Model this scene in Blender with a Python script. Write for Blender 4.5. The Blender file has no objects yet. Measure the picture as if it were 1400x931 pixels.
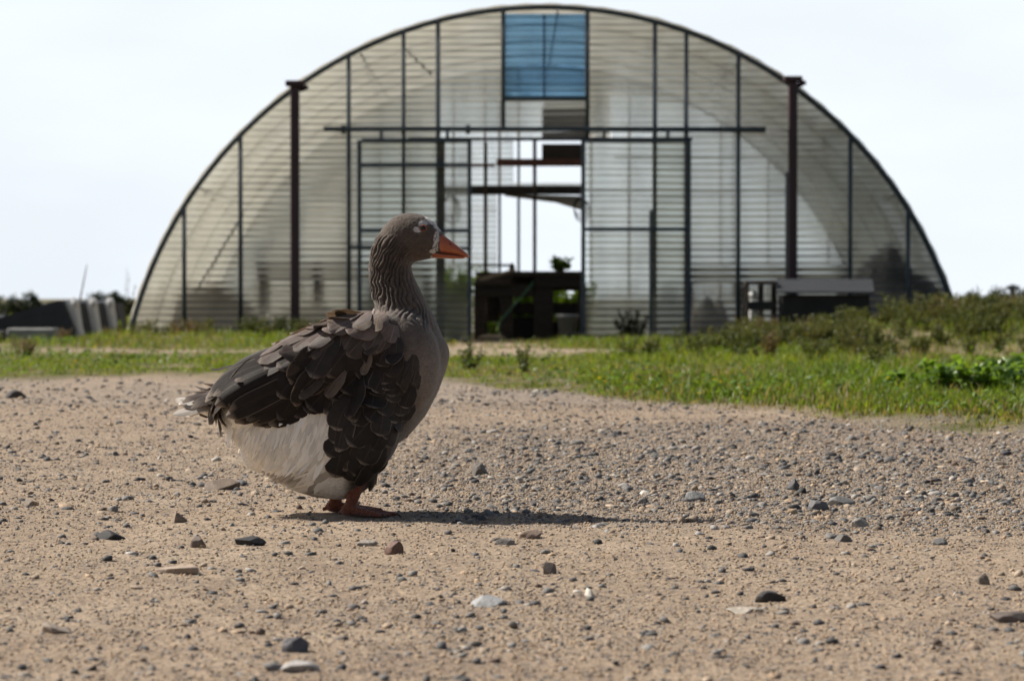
import bpy, bmesh, math, random
import numpy as np
from mathutils import Vector, Matrix
from mathutils.bvhtree import BVHTree

random.seed(7)
rng = np.random.default_rng(11)
R = math.radians
scene = bpy.context.scene
COL = scene.collection
F = 3889.0            # focal length in photo pixels (100 mm on 36 mm)
CAMH = 0.53
HZ = 405.0            # horizon row in the photo


def at(px, py, d):
    """real position of something seen at (px,py) standing d metres away"""
    return Vector(((px - 700.0) * d / F, d, CAMH - (py - HZ) * d / F))


# ------------------------------------------------------------------ noise
def _h(ix, iy, iz, seed):
    n = (ix.astype(np.int64) * 374761393 + iy.astype(np.int64) * 668265263 + iz.astype(np.int64) * 2147483647 + seed * 974711)
    n = (n ^ (n >> 13)) * 1274126177
    n = n & 0xFFFFFFFF
    n = (n ^ (n >> 16)) * 2246822519 & 0xFFFFFFFF
    return ((n ^ (n >> 13)) & 0xFFFFFF) / float(0xFFFFFF)


def noise3(x, y, z, seed=0):
    x, y, z = np.broadcast_arrays(np.asarray(x, float), np.asarray(y, float), np.asarray(z, float))
    ix, iy, iz = np.floor(x), np.floor(y), np.floor(z)
    fx, fy, fz = x - ix, y - iy, z - iz
    ux, uy, uz = [f * f * (3 - 2 * f) for f in (fx, fy, fz)]
    out = 0
    for a in (0, 1):
        for b in (0, 1):
            for c in (0, 1):
                w = (ux if a else 1 - ux) * (uy if b else 1 - uy) * (uz if c else 1 - uz)
                out = out + w * _h(ix + a, iy + b, iz + c, seed)
    return out * 2 - 1


def fbm(x, y, seed=0, oct=3):
    s, a, f = 0, 1.0, 1.0
    for k in range(oct):
        s = s + a * noise3(np.asarray(x) * f, np.asarray(y) * f, 0.5, seed + k)
        a *= .5
        f *= 2.03
    return s / 1.75


def sst(a, b, x):
    t = np.clip((np.asarray(x, float) - a) / (b - a), 0, 1)
    return t * t * (3 - 2 * t)


# ------------------------------------------------------------------ object helpers
def tag(o, label=None, cat=None, group=None, kind=None):
    if label: o['label'] = label
    if cat: o['category'] = cat
    if group: o['group'] = group
    if kind: o['kind'] = kind
    return o


def thing(name, label, cat, loc=(0, 0, 0), group=None):
    o = bpy.data.objects.new(name, None)
    o.empty_display_size = .2
    COL.objects.link(o)
    o.location = loc
    return tag(o, label, cat, group)


def link(name, me, mat, parent=None, smooth=False):
    o = bpy.data.objects.new(name, me)
    COL.objects.link(o)
    if mat is not None and not len(me.materials):
        for m in (mat if isinstance(mat, (list, tuple)) else [mat]):
            me.materials.append(m)
    if smooth:
        me.polygons.foreach_set('use_smooth', np.ones(len(me.polygons), bool))
    if parent is not None:
        o.parent = parent
    return o


def obj(name, bm, mat, parent=None, smooth=False, world=True):
    """bm is given in world space; shifted into the parent's space"""
    if parent is not None and world:
        bmesh.ops.translate(bm, verts=bm.verts, vec=-Vector(parent.location))
    bmesh.ops.recalc_face_normals(bm, faces=bm.faces)
    me = bpy.data.meshes.new(name)
    bm.to_mesh(me)
    bm.free()
    return link(name, me, mat, parent, smooth)


def np_mesh(name, verts, faces_tri=None, faces_quad=None):
    me = bpy.data.meshes.new(name)
    verts = np.asarray(verts, np.float32)
    nt = 0 if faces_tri is None else len(faces_tri)
    nq = 0 if faces_quad is None else len(faces_quad)
    me.vertices.add(len(verts))
    me.vertices.foreach_set('co', verts.ravel())
    loops = []
    if nq: loops.append(np.asarray(faces_quad, np.int32).ravel())
    if nt: loops.append(np.asarray(faces_tri, np.int32).ravel())
    lv = np.concatenate(loops)
    me.loops.add(len(lv))
    me.loops.foreach_set('vertex_index', lv)
    me.polygons.add(nq + nt)
    st = np.concatenate([np.arange(nq) * 4, nq * 4 + np.arange(nt) * 3]).astype(np.int32)
    me.polygons.foreach_set('loop_start', st)
    me.update(calc_edges=True)
    me.validate()
    return me


def set_col(me, name, rgb):
    a = me.color_attributes.new(name, 'FLOAT_COLOR', 'POINT')
    c = np.ones((len(rgb), 4), np.float32)
    c[:, :3] = rgb
    a.data.foreach_set('color', c.ravel())


def set_f(me, name, v):
    a = me.attributes.new(name, 'FLOAT', 'POINT')
    a.data.foreach_set('value', np.asarray(v, np.float32))


def tube(bm, p0, p1, r0, r1=None, n=8, cap=True):
    p0, p1 = Vector(p0), Vector(p1)
    r1 = r0 if r1 is None else r1
    d = (p1 - p0)
    if d.length < 1e-6: return
    q = d.to_track_quat('Z', 'Y').to_matrix()
    a, b = [], []
    for k in range(n):
        t = 2 * math.pi * (k + .5) / n
        v = q @ Vector((math.cos(t), math.sin(t), 0))
        a.append(bm.verts.new(p0 + v * r0))
        b.append(bm.verts.new(p1 + v * r1))
    for k in range(n):
        bm.faces.new((a[k], a[(k + 1) % n], b[(k + 1) % n], b[k]))
    if cap:
        bm.faces.new(a[::-1])
        bm.faces.new(b)


def path_tube(bm, pts, r, n=6):
    for i in range(len(pts) - 1):
        ra = r[i] if isinstance(r, (list, tuple)) else r
        rb = r[i + 1] if isinstance(r, (list, tuple)) else r
        tube(bm, pts[i], pts[i + 1], ra, rb, n, cap=True)


def box(bm, lo, hi, bev=0.0, rot=None, piv=None):
    lo, hi = Vector(lo), Vector(hi)
    r = bmesh.ops.create_cube(bm, size=1.0)
    vs = r['verts']
    c, s = (lo + hi) / 2, hi - lo
    for v in vs:
        v.co = Vector((v.co.x * s.x, v.co.y * s.y, v.co.z * s.z)) + c
    if bev > 0:
        es = list({e for v in vs for e in v.link_edges})
        g = bmesh.ops.bevel(bm, geom=es, offset=bev, segments=1, affect='EDGES')
        vs = list({v for f in g['faces'] for v in f.verts} | {v for v in vs if v.is_valid})
    if rot is not None:
        bmesh.ops.rotate(bm, verts=[v for v in vs if v.is_valid], cent=piv if piv is not None else c, matrix=rot)
    return vs


def ell_mesh(bm, c, r, rot=None, sub=3):
    g = bmesh.ops.create_icosphere(bm, subdivisions=sub, radius=1.0)
    for v in g['verts']:
        p = Vector((v.co.x * r[0], v.co.y * r[1], v.co.z * r[2]))
        if rot is not None: p = rot @ p
        v.co = p + Vector(c)
    return g['verts']


# ------------------------------------------------------------------ materials
def mat(name):
    m = bpy.data.materials.new(name)
    m.use_nodes = True
    nt = m.node_tree
    for n in list(nt.nodes): nt.nodes.remove(n)
    out = nt.nodes.new('ShaderNodeOutputMaterial')
    return m, nt, out


def N(nt, t, **kw):
    n = nt.nodes.new(t)
    for k, v in kw.items():
        if k.startswith('i_'):
            n.inputs[k[2:].replace('_', ' ')].default_value = v
        else:
            setattr(n, k, v)
    return n


def ramp(nt, fac, stops):
    r = nt.nodes.new('ShaderNodeValToRGB')
    el = r.color_ramp.elements
    while len(el) < len(stops): el.new(.5)
    for e, (p, c) in zip(el, stops):
        e.position = p
        e.color = (c[0], c[1], c[2], 1) if hasattr(c, '__len__') else (c, c, c, 1)
    nt.links.new(fac, r.inputs[0])
    return r.outputs[0]


def noise(nt, scale, detail=4, rough=.55, vec=None, stretch=None):
    n = N(nt, 'ShaderNodeTexNoise')
    n.inputs['Scale'].default_value = scale
    n.inputs['Detail'].default_value = detail
    n.inputs['Roughness'].default_value = rough
    tc = N(nt, 'ShaderNodeTexCoord')
    src = tc.outputs['Object'] if vec is None else vec
    if stretch:
        mp = N(nt, 'ShaderNodeMapping')
        mp.inputs['Scale'].default_value = stretch
        nt.links.new(src, mp.inputs[0])
        src = mp.outputs[0]
    nt.links.new(src, n.inputs['Vector'])
    return n.outputs['Fac']


def mixc(nt, fac, a, b, mode='MIX'):
    m = N(nt, 'ShaderNodeMix', data_type='RGBA', blend_type=mode)
    for sock, v in ((m.inputs[0], fac), (m.inputs[6], a), (m.inputs[7], b)):
        if hasattr(v, 'is_output') or isinstance(v, bpy.types.NodeSocket):
            nt.links.new(v, sock)
        elif hasattr(v, '__len__'):
            sock.default_value = (v[0], v[1], v[2], 1)
        else:
            sock.default_value = v
    return m.outputs[2]


def bump(nt, h, strength=.5, dist=.01, normal=None):
    b = N(nt, 'ShaderNodeBump')
    b.inputs['Strength'].default_value = strength
    b.inputs['Distance'].default_value = dist
    nt.links.new(h, b.inputs['Height'])
    if normal is not None: nt.links.new(normal, b.inputs['Normal'])
    return b.outputs[0]


def simple(name, c1, c2, scale=6, rough=.7, metal=0, bmp=.3, stretch=None, spec=.5, bdist=.01):
    m, nt, out = mat(name)
    p = N(nt, 'ShaderNodeBsdfPrincipled')
    f = noise(nt, scale, 5, .6, stretch=stretch)
    c = ramp(nt, f, [(.3, c1), (.7, c2)])
    nt.links.new(c, p.inputs['Base Color'])
    p.inputs['Roughness'].default_value = rough
    p.inputs['Metallic'].default_value = metal
    p.inputs['Specular IOR Level'].default_value = spec
    if bmp:
        nt.links.new(bump(nt, noise(nt, scale * 5, 4, stretch=stretch), bmp, bdist), p.inputs['Normal'])
    nt.links.new(p.outputs[0], out.inputs[0])
    return m


def leaf_mat(name, attr='col', rough=.5, transl=.45, spec=.4, tint=(1.25, 1.2, .55)):
    m, nt, out = mat(name)
    a = N(nt, 'ShaderNodeAttribute', attribute_name=attr)
    p = N(nt, 'ShaderNodeBsdfPrincipled')
    nt.links.new(a.outputs[0], p.inputs['Base Color'])
    p.inputs['Roughness'].default_value = rough
    p.inputs['Specular IOR Level'].default_value = spec
    t = N(nt, 'ShaderNodeBsdfTranslucent')
    nt.links.new(mixc(nt, 1.0, a.outputs[0], tint, 'MULTIPLY'), t.inputs[0])
    mx = N(nt, 'ShaderNodeMixShader')
    mx.inputs[0].default_value = transl
    nt.links.new(p.outputs[0], mx.inputs[1])
    nt.links.new(t.outputs[0], mx.inputs[2])
    nt.links.new(mx.outputs[0], out.inputs[0])
    return m


M = {}
M['steel'] = simple('galvanised_steel', (.035, .050, .066), (.075, .098, .12), 8, .55, .2, .1)
M['palesteel'] = simple('pale_galvanised_tube', (.22, .23, .23), (.32, .33, .33), 8, .5, .2, .1)
M['rust'] = simple('red_brown_paint', (.036, .016, .022), (.055, .024, .030), 5, .55, 0, .15)
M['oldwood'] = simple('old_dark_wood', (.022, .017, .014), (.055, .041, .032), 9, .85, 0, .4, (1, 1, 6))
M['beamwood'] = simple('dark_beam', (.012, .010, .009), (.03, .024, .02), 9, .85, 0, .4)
M['redwood'] = simple('red_brown_board', (.06, .022, .016), (.10, .036, .026), 9, .8, 0, .3)
M['palewood'] = simple('weathered_plank', (.22, .17, .12), (.36, .29, .21), 9, .85, 0, .4)
M['greymetal'] = simple('weathered_sheet_metal', (.10, .11, .125), (.17, .18, .20), 7, .5, .3, .2)
M['lidmetal'] = simple('dull_ribbed_metal', (.012, .015, .020), (.028, .033, .042), 7, .8, .0, .5, (.2, 1, 5), bdist=.03)
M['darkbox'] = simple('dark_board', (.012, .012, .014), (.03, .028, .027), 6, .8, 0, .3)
M['tarp_black'] = simple('black_tarp', (.010, .011, .013), (.022, .022, .026), 3, .5, 0, .6, bdist=.05)
M['tarp_grey'] = simple('grey_tarp', (.12, .12, .13), (.2, .2, .21), 4, .6, 0, .6, bdist=.05)
M['tarp_pale'] = simple('pale_sheet', (.30, .28, .24), (.42, .39, .33), 4, .7, 0, .6, bdist=.05)
M['soilheap'] = simple('heaped_soil', (.06, .05, .042), (.13, .11, .09), 10, .95, 0, .8, bdist=.03)
M['plasticwhite'] = simple('white_plastic', (.55, .55, .54), (.66, .66, .65), 5, .4, 0, .05)
M['plasticgrey'] = simple('pale_grey_plastic', (.26, .27, .28), (.36, .37, .38), 5, .35, 0, .1)
M['panelwhite'] = simple('pale_sheet_panel', (.66, .67, .68), (.78, .79, .80), 5, .35, 0, .1)
M['panelgloss'] = simple('glossy_white_glint', (.7, .7, .7), (.78, .78, .78), 5, .12, 0, .0)  # white gloss for the glints added on the panel tops
M['blackplastic'] = simple('black_plastic', (.012, .012, .013), (.02, .02, .021), 5, .5, 0, .1)
M['bluegreyboard'] = simple('dark_slate_panel', (.018, .021, .027), (.032, .036, .045), 5, .7, 0, .2)
M['concrete'] = simple('pale_concrete', (.22, .22, .21), (.33, .33, .32), 8, .85, 0, .3)
M['hose'] = simple('green_hose', (.02, .10, .06), (.03, .14, .08), 8, .45, 0, .05)
M['wire'] = simple('dark_wire', (.02, .02, .02), (.04, .04, .04), 8, .6, 0, 0)
M['bark'] = simple('bark', (.05, .04, .03), (.10, .08, .06), 10, .9, 0, .5)


def poly_mat(name, tint, opac, streak, clear=(.92, .94, .92), tl_share=.6, lines=True, blur=0.0):
    """aged corrugated clear plastic: part clear, part milky, dirt lying in the grooves"""
    m, nt, out = mat(name)
    tc = N(nt, 'ShaderNodeTexCoord')
    sep = N(nt, 'ShaderNodeSeparateXYZ')
    nt.links.new(tc.outputs['Object'], sep.inputs[0])
    # dirt collects on each lower flank of the wave (pitch 76 mm)
    mu = N(nt, 'ShaderNodeMath', operation='MULTIPLY_ADD')
    nt.links.new(sep.outputs['Z'], mu.inputs[0])
    mu.inputs[1].default_value = 2 * math.pi / .076
    nz = noise(nt, 1.3, 3, .6)
    nt.links.new(nz, mu.inputs[2])
    sn = N(nt, 'ShaderNodeMath', operation='SINE')
    nt.links.new(mu.outputs[0], sn.inputs[0])
    grime = noise(nt, 1.1, 6, .7, stretch=(1.6, 1, .8))
    fine = noise(nt, 9, 4, .6, stretch=(.25, 1, 3))
    g = ramp(nt, grime, [(.44, 0), (.66, 1)])
    st = ramp(nt, sn.outputs[0] if lines else grime, [(.15, 0), (.95, 1)])
    op = N(nt, 'ShaderNodeMath', operation='MULTIPLY_ADD')
    nt.links.new(st, op.inputs[0]); op.inputs[1].default_value = streak; op.inputs[2].default_value = opac
    op2 = N(nt, 'ShaderNodeMath', operation='MULTIPLY_ADD')
    nt.links.new(g, op2.inputs[0]); op2.inputs[1].default_value = .16
    nt.links.new(op.outputs[0], op2.inputs[2])
    op3 = N(nt, 'ShaderNodeMath', operation='MULTIPLY_ADD', use_clamp=True)
    nt.links.new(fine, op3.inputs[0]); op3.inputs[1].default_value = .13
    nt.links.new(op2.outputs[0], op3.inputs[2])
    spl = N(nt, 'ShaderNodeMath', operation='MULTIPLY_ADD'); nt.links.new(noise(nt, 2.2, 5, .7, stretch=(1, 1, .4)), spl.inputs[0]); spl.inputs[1].default_value = -.75
    nt.links.new(sep.outputs['Z'], spl.inputs[2])
    foot_d = ramp(nt, spl.outputs[0], [(0, .42), (.30, 0)])
    lap = N(nt, 'ShaderNodeMath', operation='FRACT')
    lapm = N(nt, 'ShaderNodeMath', operation='MULTIPLY_ADD'); nt.links.new(sep.outputs['Z'], lapm.inputs[0]); lapm.inputs[1].default_value = 1 / .66; nt.links.new(noise(nt, .35, 1), lapm.inputs[2])
    nt.links.new(lapm.outputs[0], lap.inputs[0])
    lapd = ramp(nt, lap.outputs[0], [(0, .11), (.11, .09), (.13, 0)])
    ad = N(nt, 'ShaderNodeMath', operation='MAXIMUM'); nt.links.new(foot_d, ad.inputs[0]); nt.links.new(lapd, ad.inputs[1])
    op4 = N(nt, 'ShaderNodeMath', operation='ADD', use_clamp=True); nt.links.new(op3.outputs[0], op4.inputs[0]); nt.links.new(ad.outputs[0], op4.inputs[1])
    op3 = op4
    tr = N(nt, 'ShaderNodeBsdfTransparent')
    tr.inputs[0].default_value = (*clear, 1)
    rf = N(nt, 'ShaderNodeBsdfRefraction'); rf.inputs[0].default_value = (*clear, 1)
    rf.inputs['Roughness'].default_value = .3; rf.inputs['IOR'].default_value = 1.12
    mr = N(nt, 'ShaderNodeMixShader'); mr.inputs[0].default_value = blur
    nt.links.new(tr.outputs[0], mr.inputs[1]); nt.links.new(rf.outputs[0], mr.inputs[2])
    colr = mixc(nt, st, tint, (tint[0] * .45, tint[1] * .43, tint[2] * .40))
    df = N(nt, 'ShaderNodeBsdfDiffuse'); nt.links.new(colr, df.inputs[0])
    tl = N(nt, 'ShaderNodeBsdfTranslucent'); nt.links.new(colr, tl.inputs[0])
    m1 = N(nt, 'ShaderNodeMixShader'); m1.inputs[0].default_value = tl_share
    nt.links.new(df.outputs[0], m1.inputs[1]); nt.links.new(tl.outputs[0], m1.inputs[2])
    m2 = N(nt, 'ShaderNodeMixShader'); nt.links.new(op3.outputs[0], m2.inputs[0])
    nt.links.new(mr.outputs[0], m2.inputs[1]); nt.links.new(m1.outputs[0], m2.inputs[2])
    gl = N(nt, 'ShaderNodeBsdfGlossy'); gl.inputs['Roughness'].default_value = .22
    gl.inputs[0].default_value = (.9, .9, .9, 1)
    lw = N(nt, 'ShaderNodeLayerWeight'); lw.inputs[0].default_value = .5
    pw = N(nt, 'ShaderNodeMath', operation='POWER'); nt.links.new(lw.outputs['Facing'], pw.inputs[0]); pw.inputs[1].default_value = 5
    fr = N(nt, 'ShaderNodeMath', operation='MULTIPLY_ADD'); nt.links.new(pw.outputs[0], fr.inputs[0]); fr.inputs[1].default_value = .55; fr.inputs[2].default_value = .025
    m3 = N(nt, 'ShaderNodeMixShader'); nt.links.new(fr.outputs[0], m3.inputs[0])
    nt.links.new(m2.outputs[0], m3.inputs[1]); nt.links.new(gl.outputs[0], m3.inputs[2])
    nt.links.new(m3.outputs[0], out.inputs[0])
    return m


M['poly'] = poly_mat('corrugated_plastic', (.49, .478, .435), .0, .21, tl_share=.5, blur=.68)
M['polyrear'] = poly_mat('rear_plastic', (.49, .485, .455), .24, .26, tl_share=.5)
M['polydoor'] = poly_mat('door_plastic', (.52, .53, .44), .02, .25, tl_share=.55, blur=.4)
M['polymilk'] = poly_mat('milky_plastic', (.66, .635, .565), .70, .2, tl_share=.75)
M['roof'] = poly_mat('roof_plastic', (.65, .625, .555), .74, .12, tl_share=.75, lines=False, clear=(.84, .87, .88))
M['blue'] = poly_mat('blue_plastic', (.18, .46, .88), .30, .22, clear=(.32, .62, .98), tl_share=.75)

# ------------------------------------------------------------------ sun, sky, camera
EL, AZ = R(45), R(19)
sun_dir = Vector((-math.cos(EL) * math.cos(AZ), math.cos(EL) * math.sin(AZ), math.sin(EL)))
sd = bpy.data.lights.new('sun', 'SUN')
sd.energy = 5.0
sd.angle = R(.53)
sd.color = (1.0, .93, .83)
so = bpy.data.objects.new('sun', sd)
COL.objects.link(so)
so.rotation_euler = sun_dir.to_track_quat('Z', 'Y').to_euler()
so.location = sun_dir * 30

w = bpy.data.worlds.new('World')
scene.world = w
w.use_nodes = True
nt = w.node_tree
for n in list(nt.nodes): nt.nodes.remove(n)
wo = nt.nodes.new('ShaderNodeOutputWorld')
bg = nt.nodes.new('ShaderNodeBackground')
sky = nt.nodes.new('ShaderNodeTexSky')
sky.sky_type = 'NISHITA'
sky.sun_disc = False
sky.sun_elevation = EL
sky.sun_rotation = math.atan2(sun_dir.x, sun_dir.y)
sky.air_density = 1.0
sky.dust_density = 2.5
sky.ozone_density = 1.0
tcw = nt.nodes.new('ShaderNodeTexCoord')
mpw = nt.nodes.new('ShaderNodeMapping')
mpw.inputs['Scale'].default_value = (2.0, 2.0, 6.0)
nt.links.new(tcw.outputs['Generated'], mpw.inputs[0])
nw = nt.nodes.new('ShaderNodeTexNoise')
nw.inputs['Scale'].default_value = 2.3
nw.inputs['Detail'].default_value = 6
nt.links.new(mpw.outputs[0], nw.inputs['Vector'])
# a thin bright veil of haze and high cloud: brightest low in the sky on the sun's side, blue sky overhead and behind
spw = nt.nodes.new('ShaderNodeSeparateXYZ')
nt.links.new(tcw.outputs['Generated'], spw.inputs[0])
low = ramp(nt, spw.outputs['Z'], [(0, 1), (.16, .95), (.38, .16), (.7, .02)])
yy = N(nt, 'ShaderNodeMath', operation='MULTIPLY_ADD'); nt.links.new(spw.outputs['Y'], yy.inputs[0]); yy.inputs[1].default_value = .5; yy.inputs[2].default_value = .5
fwd = ramp(nt, yy.outputs[0], [(.35, .06), (.85, 1)])
vm = N(nt, 'ShaderNodeMath', operation='MULTIPLY'); nt.links.new(low, vm.inputs[0]); nt.links.new(fwd, vm.inputs[1])
cf = ramp(nt, nw.outputs['Fac'], [(.36, .86), (.64, 1)])
vm2 = N(nt, 'ShaderNodeMath', operation='MULTIPLY'); nt.links.new(vm.outputs[0], vm2.inputs[0]); nt.links.new(cf, vm2.inputs[1])
veil = mixc(nt, vm2.outputs[0], sky.outputs[0], (13.7, 14.7, 15.8))
nt.links.new(veil, bg.inputs[0])
bg.inputs[1].default_value = .05
nt.links.new(bg.outputs[0], wo.inputs[0])

cam = bpy.data.cameras.new('camera')
co = bpy.data.objects.new('camera', cam)
COL.objects.link(co)
co.location = (0, 0, CAMH)
co.rotation_euler = (R(90) - math.atan((465.5 - HZ) / F), 0, 0)
cam.lens = 100
cam.sensor_width = 36
cam.clip_start = .05
cam.clip_end = 6000
cam.dof.use_dof = True
cam.dof.focus_distance = 6.86
cam.dof.aperture_fstop = 7.2
cam.dof.aperture_blades = 7
scene.camera = co
scene.view_settings.view_transform = 'Standard'
scene.view_settings.look = 'None'
scene.view_settings.exposure = .50
scene.view_settings.gamma = 1
scene.view_settings.use_curve_mapping = False
cy = scene.cycles
cy.max_bounces = 10
cy.diffuse_bounces = 4
cy.glossy_bounces = 3
cy.transmission_bounces = 6
cy.transparent_max_bounces = 24
cy.caustics_reflective = False
cy.caustics_refractive = False
cy.use_denoising = True
cy.sample_clamp_indirect = 6
cy.sample_clamp_direct = 4
# ------------------------------------------------------------------ terrain
GX, GY = (480 - 700) * 6.84 / F, 6.90      # where the goose stands
YB_X = np.array([-40, -4, -.3, .3, .73, 1.26, 1.93, 2.6, 4, 8, 40.])
YB_Y = np.array([17.5, 18.2, 17.0, 16.0, 14.2, 12.3, 10.7, 9.4, 7.6, 4.5, 3.])


def edge_y(x):
    return np.interp(x, YB_X, YB_Y)


def grass_amount(x, y):
    n = fbm(x * 1.3, y * .45, 40, 3) * 1.1
    g = sst(-.4, .9, y - edge_y(x) + n)
    # a worn, dry track runs along the greenhouse front on the left and up to the doorway
    tr = np.exp(-((y - 25.9 + .25 * np.sin(x * 1.7)) / 1.15) ** 2) * (1 - sst(.6, 2.0, x))
    dr = np.exp(-((x + .25) / .62) ** 2) * sst(22, 25, y) * (1 - sst(33, 36, y))
    bare = np.exp(-((y - 21.8 - .5 * np.sin(x)) / 1.3) ** 2) * sst(2.2, 3.2, x)
    worn = np.clip(1.0 * tr + 1.0 * dr + .75 * bare, 0, 1)
    pt = np.clip(sst(.12, .5, fbm(x * 1.1, y * .5, 67, 3)) * .75 + .5 * sst(.1, .5, fbm(x * 3.1, y * 1.3, 68, 3)), 0, .85)
    return g * (1 - worn * (.45 + .55 * sst(.2, .5, fbm(x * 2.2, y * 1.1, 61, 3) * .5 + .55))) * (1 - pt)


def height(x, y, micro=True):
    x = np.asarray(x, float); y = np.asarray(y, float)
    g = sst(-.3, 1.2, y - edge_y(x))
    h = .03 * g
    mound = .31 * np.exp(-((y - 26.0) / 3.0) ** 2) * sst(1.6, 4.2, x) * (1 - .35 * sst(7, 14, x))
    mound *= 1 + .25 * fbm(x * .7, y * .6, 91, 2)
    h = h + mound + .05 * sst(2.0, 6, x) * sst(12, 20, y) * (1 - sst(30, 34, y))
    h = h + .09 * np.exp(-((y - 29.6) / 1.6) ** 2) * sst(1.5, 3, -x) * (1 - sst(3.9, 4.8, -x))
    h = h * (1 - sst(29.5, 31.5, y) * .8) - 3.0 * sst(48, 130, y)
    if micro:
        near = 1 - .85 * np.exp(-(((x - GX - .04) / .32) ** 2 + ((y - GY) / .28) ** 2))
        d = np.clip(y, 3, 60)
        fade = np.clip(26 / d, .0, 1)
        und = .014 * fbm(x * 1.2, y * .8, 3, 3) + .0095 * fbm(x * 5.5, y * 5.0, 5, 3)
        fine = .0050 * fbm(x * 26, y * 20, 8, 3)
        lumps = .012 * np.clip(fbm(x * 13, y * 9, 15, 2) - .28, 0, 1) + .010 * np.clip(fbm(x * 34, y * 24, 16, 2) - .30, 0, 1)
        h = h + (und + fine + lumps) * near * fade
    return h


ny = [2.4]
while ny[-1] < 22: ny.append(ny[-1] * 1.0019)
while ny[-1] < 60: ny.append(ny[-1] * 1.008)
while ny[-1] < 3500: ny.append(ny[-1] * 1.06)
ny = np.concatenate([np.linspace(-30, 2.2, 40), np.array(ny)])
s = np.linspace(-1, 1, 640)
tt = .62 * (.38 * s + .62 * s ** 3)
wide = np.where(ny > 2.4, ny, np.interp(ny, [-30, 2.4], [34, 2.4]))
X = tt[None, :] * wide[:, None]
Y = np.repeat(ny[:, None], len(s), 1)
Z = height(X, Y)
V = np.stack([X, Y, Z], -1).reshape(-1, 3)
nr, nc = X.shape
idx = np.arange(nr * nc).reshape(nr, nc)
Q = np.stack([idx[:-1, :-1], idx[:-1, 1:], idx[1:, 1:], idx[1:, :-1]], -1).reshape(-1, 4)
me = np_mesh('ground', V, None, Q)
set_f(me, 'grassy', grass_amount(X.ravel(), Y.ravel()))


def pix(x, y):
    return 700 + x * F / y, HZ + CAMH * F / y


def gravel_density(x, y):
    px, py = pix(x, np.maximum(y, .5))
    n = fbm(x * 1.6, y * .9, 71, 3)
    band = sst(565, 600, py) * (1 - sst(690, 735, py)) * (.10 + 1.05 * sst(430, 800, px))
    band = band * (1 + .6 * n)
    far = sst(515, 526, py) * (1 - sst(545, 570, py)) * (.45 + .5 * n + .3 * sst(500, 700, px))
    rfar = sst(1000, 1250, px) * sst(550, 590, py) * (1 - sst(690, 760, py)) * .5
    d = .20 + .10 * n + band + far + rfar + .12 * sst(.1, .5, n) * sst(740, 800, py)
    return np.clip(d, .06, 1.4)


set_f(me, 'gravelly', np.clip(gravel_density(X.ravel(), Y.ravel()), 0, 1))

m, nt, out = mat('sandy_gravel_earth')
p = N(nt, 'ShaderNodeBsdfPrincipled')
p.inputs['Roughness'].default_value = .95
p.inputs['Specular IOR Level'].default_value = .2
ga = N(nt, 'ShaderNodeAttribute', attribute_name='grassy').outputs['Fac']
gv = N(nt, 'ShaderNodeAttribute', attribute_name='gravelly').outputs['Fac']
n1 = noise(nt, 2.1, 6, .6)
sand = ramp(nt, n1, [(.3, (.30, .218, .148)), (.52, (.39, .292, .202)), (.75, (.48, .375, .268))])
nd = noise(nt, 6.5, 6, .72)
sand = mixc(nt, ramp(nt, nd, [(.54, 0), (.66, .7)]), sand, (.17, .125, .092))
n2 = noise(nt, 95, 3, .7)
sand = mixc(nt, ramp(nt, n2, [(.50, 0), (.60, .85)]), sand, (.14, .115, .095))
n2b = noise(nt, 160, 2, .6)
sand = mixc(nt, ramp(nt, n2b, [(.58, 0), (.66, .6)]), sand, (.55, .47, .38))
vo = N(nt, 'ShaderNodeTexVoronoi'); vo.inputs['Scale'].default_value = 70
tc = N(nt, 'ShaderNodeTexCoord'); nt.links.new(tc.outputs['Object'], vo.inputs['Vector'])
hs = N(nt, 'ShaderNodeSeparateColor'); nt.links.new(vo.outputs['Color'], hs.inputs[0])
grit = ramp(nt, hs.outputs[0], [(0, (.07, .07, .075)), (.35, (.15, .145, .14)), (.6, (.27, .215, .16)), (1, (.37, .32, .27))])
gm = N(nt, 'ShaderNodeMath', operation='MULTIPLY', use_clamp=True)
nt.links.new(gv, gm.inputs[0]); gm.inputs[1].default_value = .72
sand = mixc(nt, gm.outputs[0], sand, grit)
n3 = noise(nt, 3.5, 5, .65)
turf = ramp(nt, n3, [(.32, (.055, .060, .018)), (.5, (.10, .095, .032)), (.68, (.24, .18, .105))])
col = mixc(nt, ga, sand, turf)
nt.links.new(col, p.inputs['Base Color'])
b0 = bump(nt, noise(nt, 170, 3, .75), .6, .005)
b1 = bump(nt, noise(nt, 48, 6, .75), .75, .012, b0)
b2 = bump(nt, vo.outputs['Distance'], .5, .006, b1)
nt.links.new(b2, p.inputs['Normal'])
nt.links.new(p.outputs[0], out.inputs[0])
tag(link('ground', me, m, smooth=True), kind='structure')

# ------------------------------------------------------------------ stones
def ico(sub):
    bm = bmesh.new()
    bmesh.ops.create_icosphere(bm, subdivisions=sub, radius=1)
    v = np.array([tuple(a.co) for a in bm.verts]); bm.verts.index_update()
    f = np.array([[a.index for a in q.verts] for q in bm.faces])
    bm.free()
    return v, f


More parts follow.
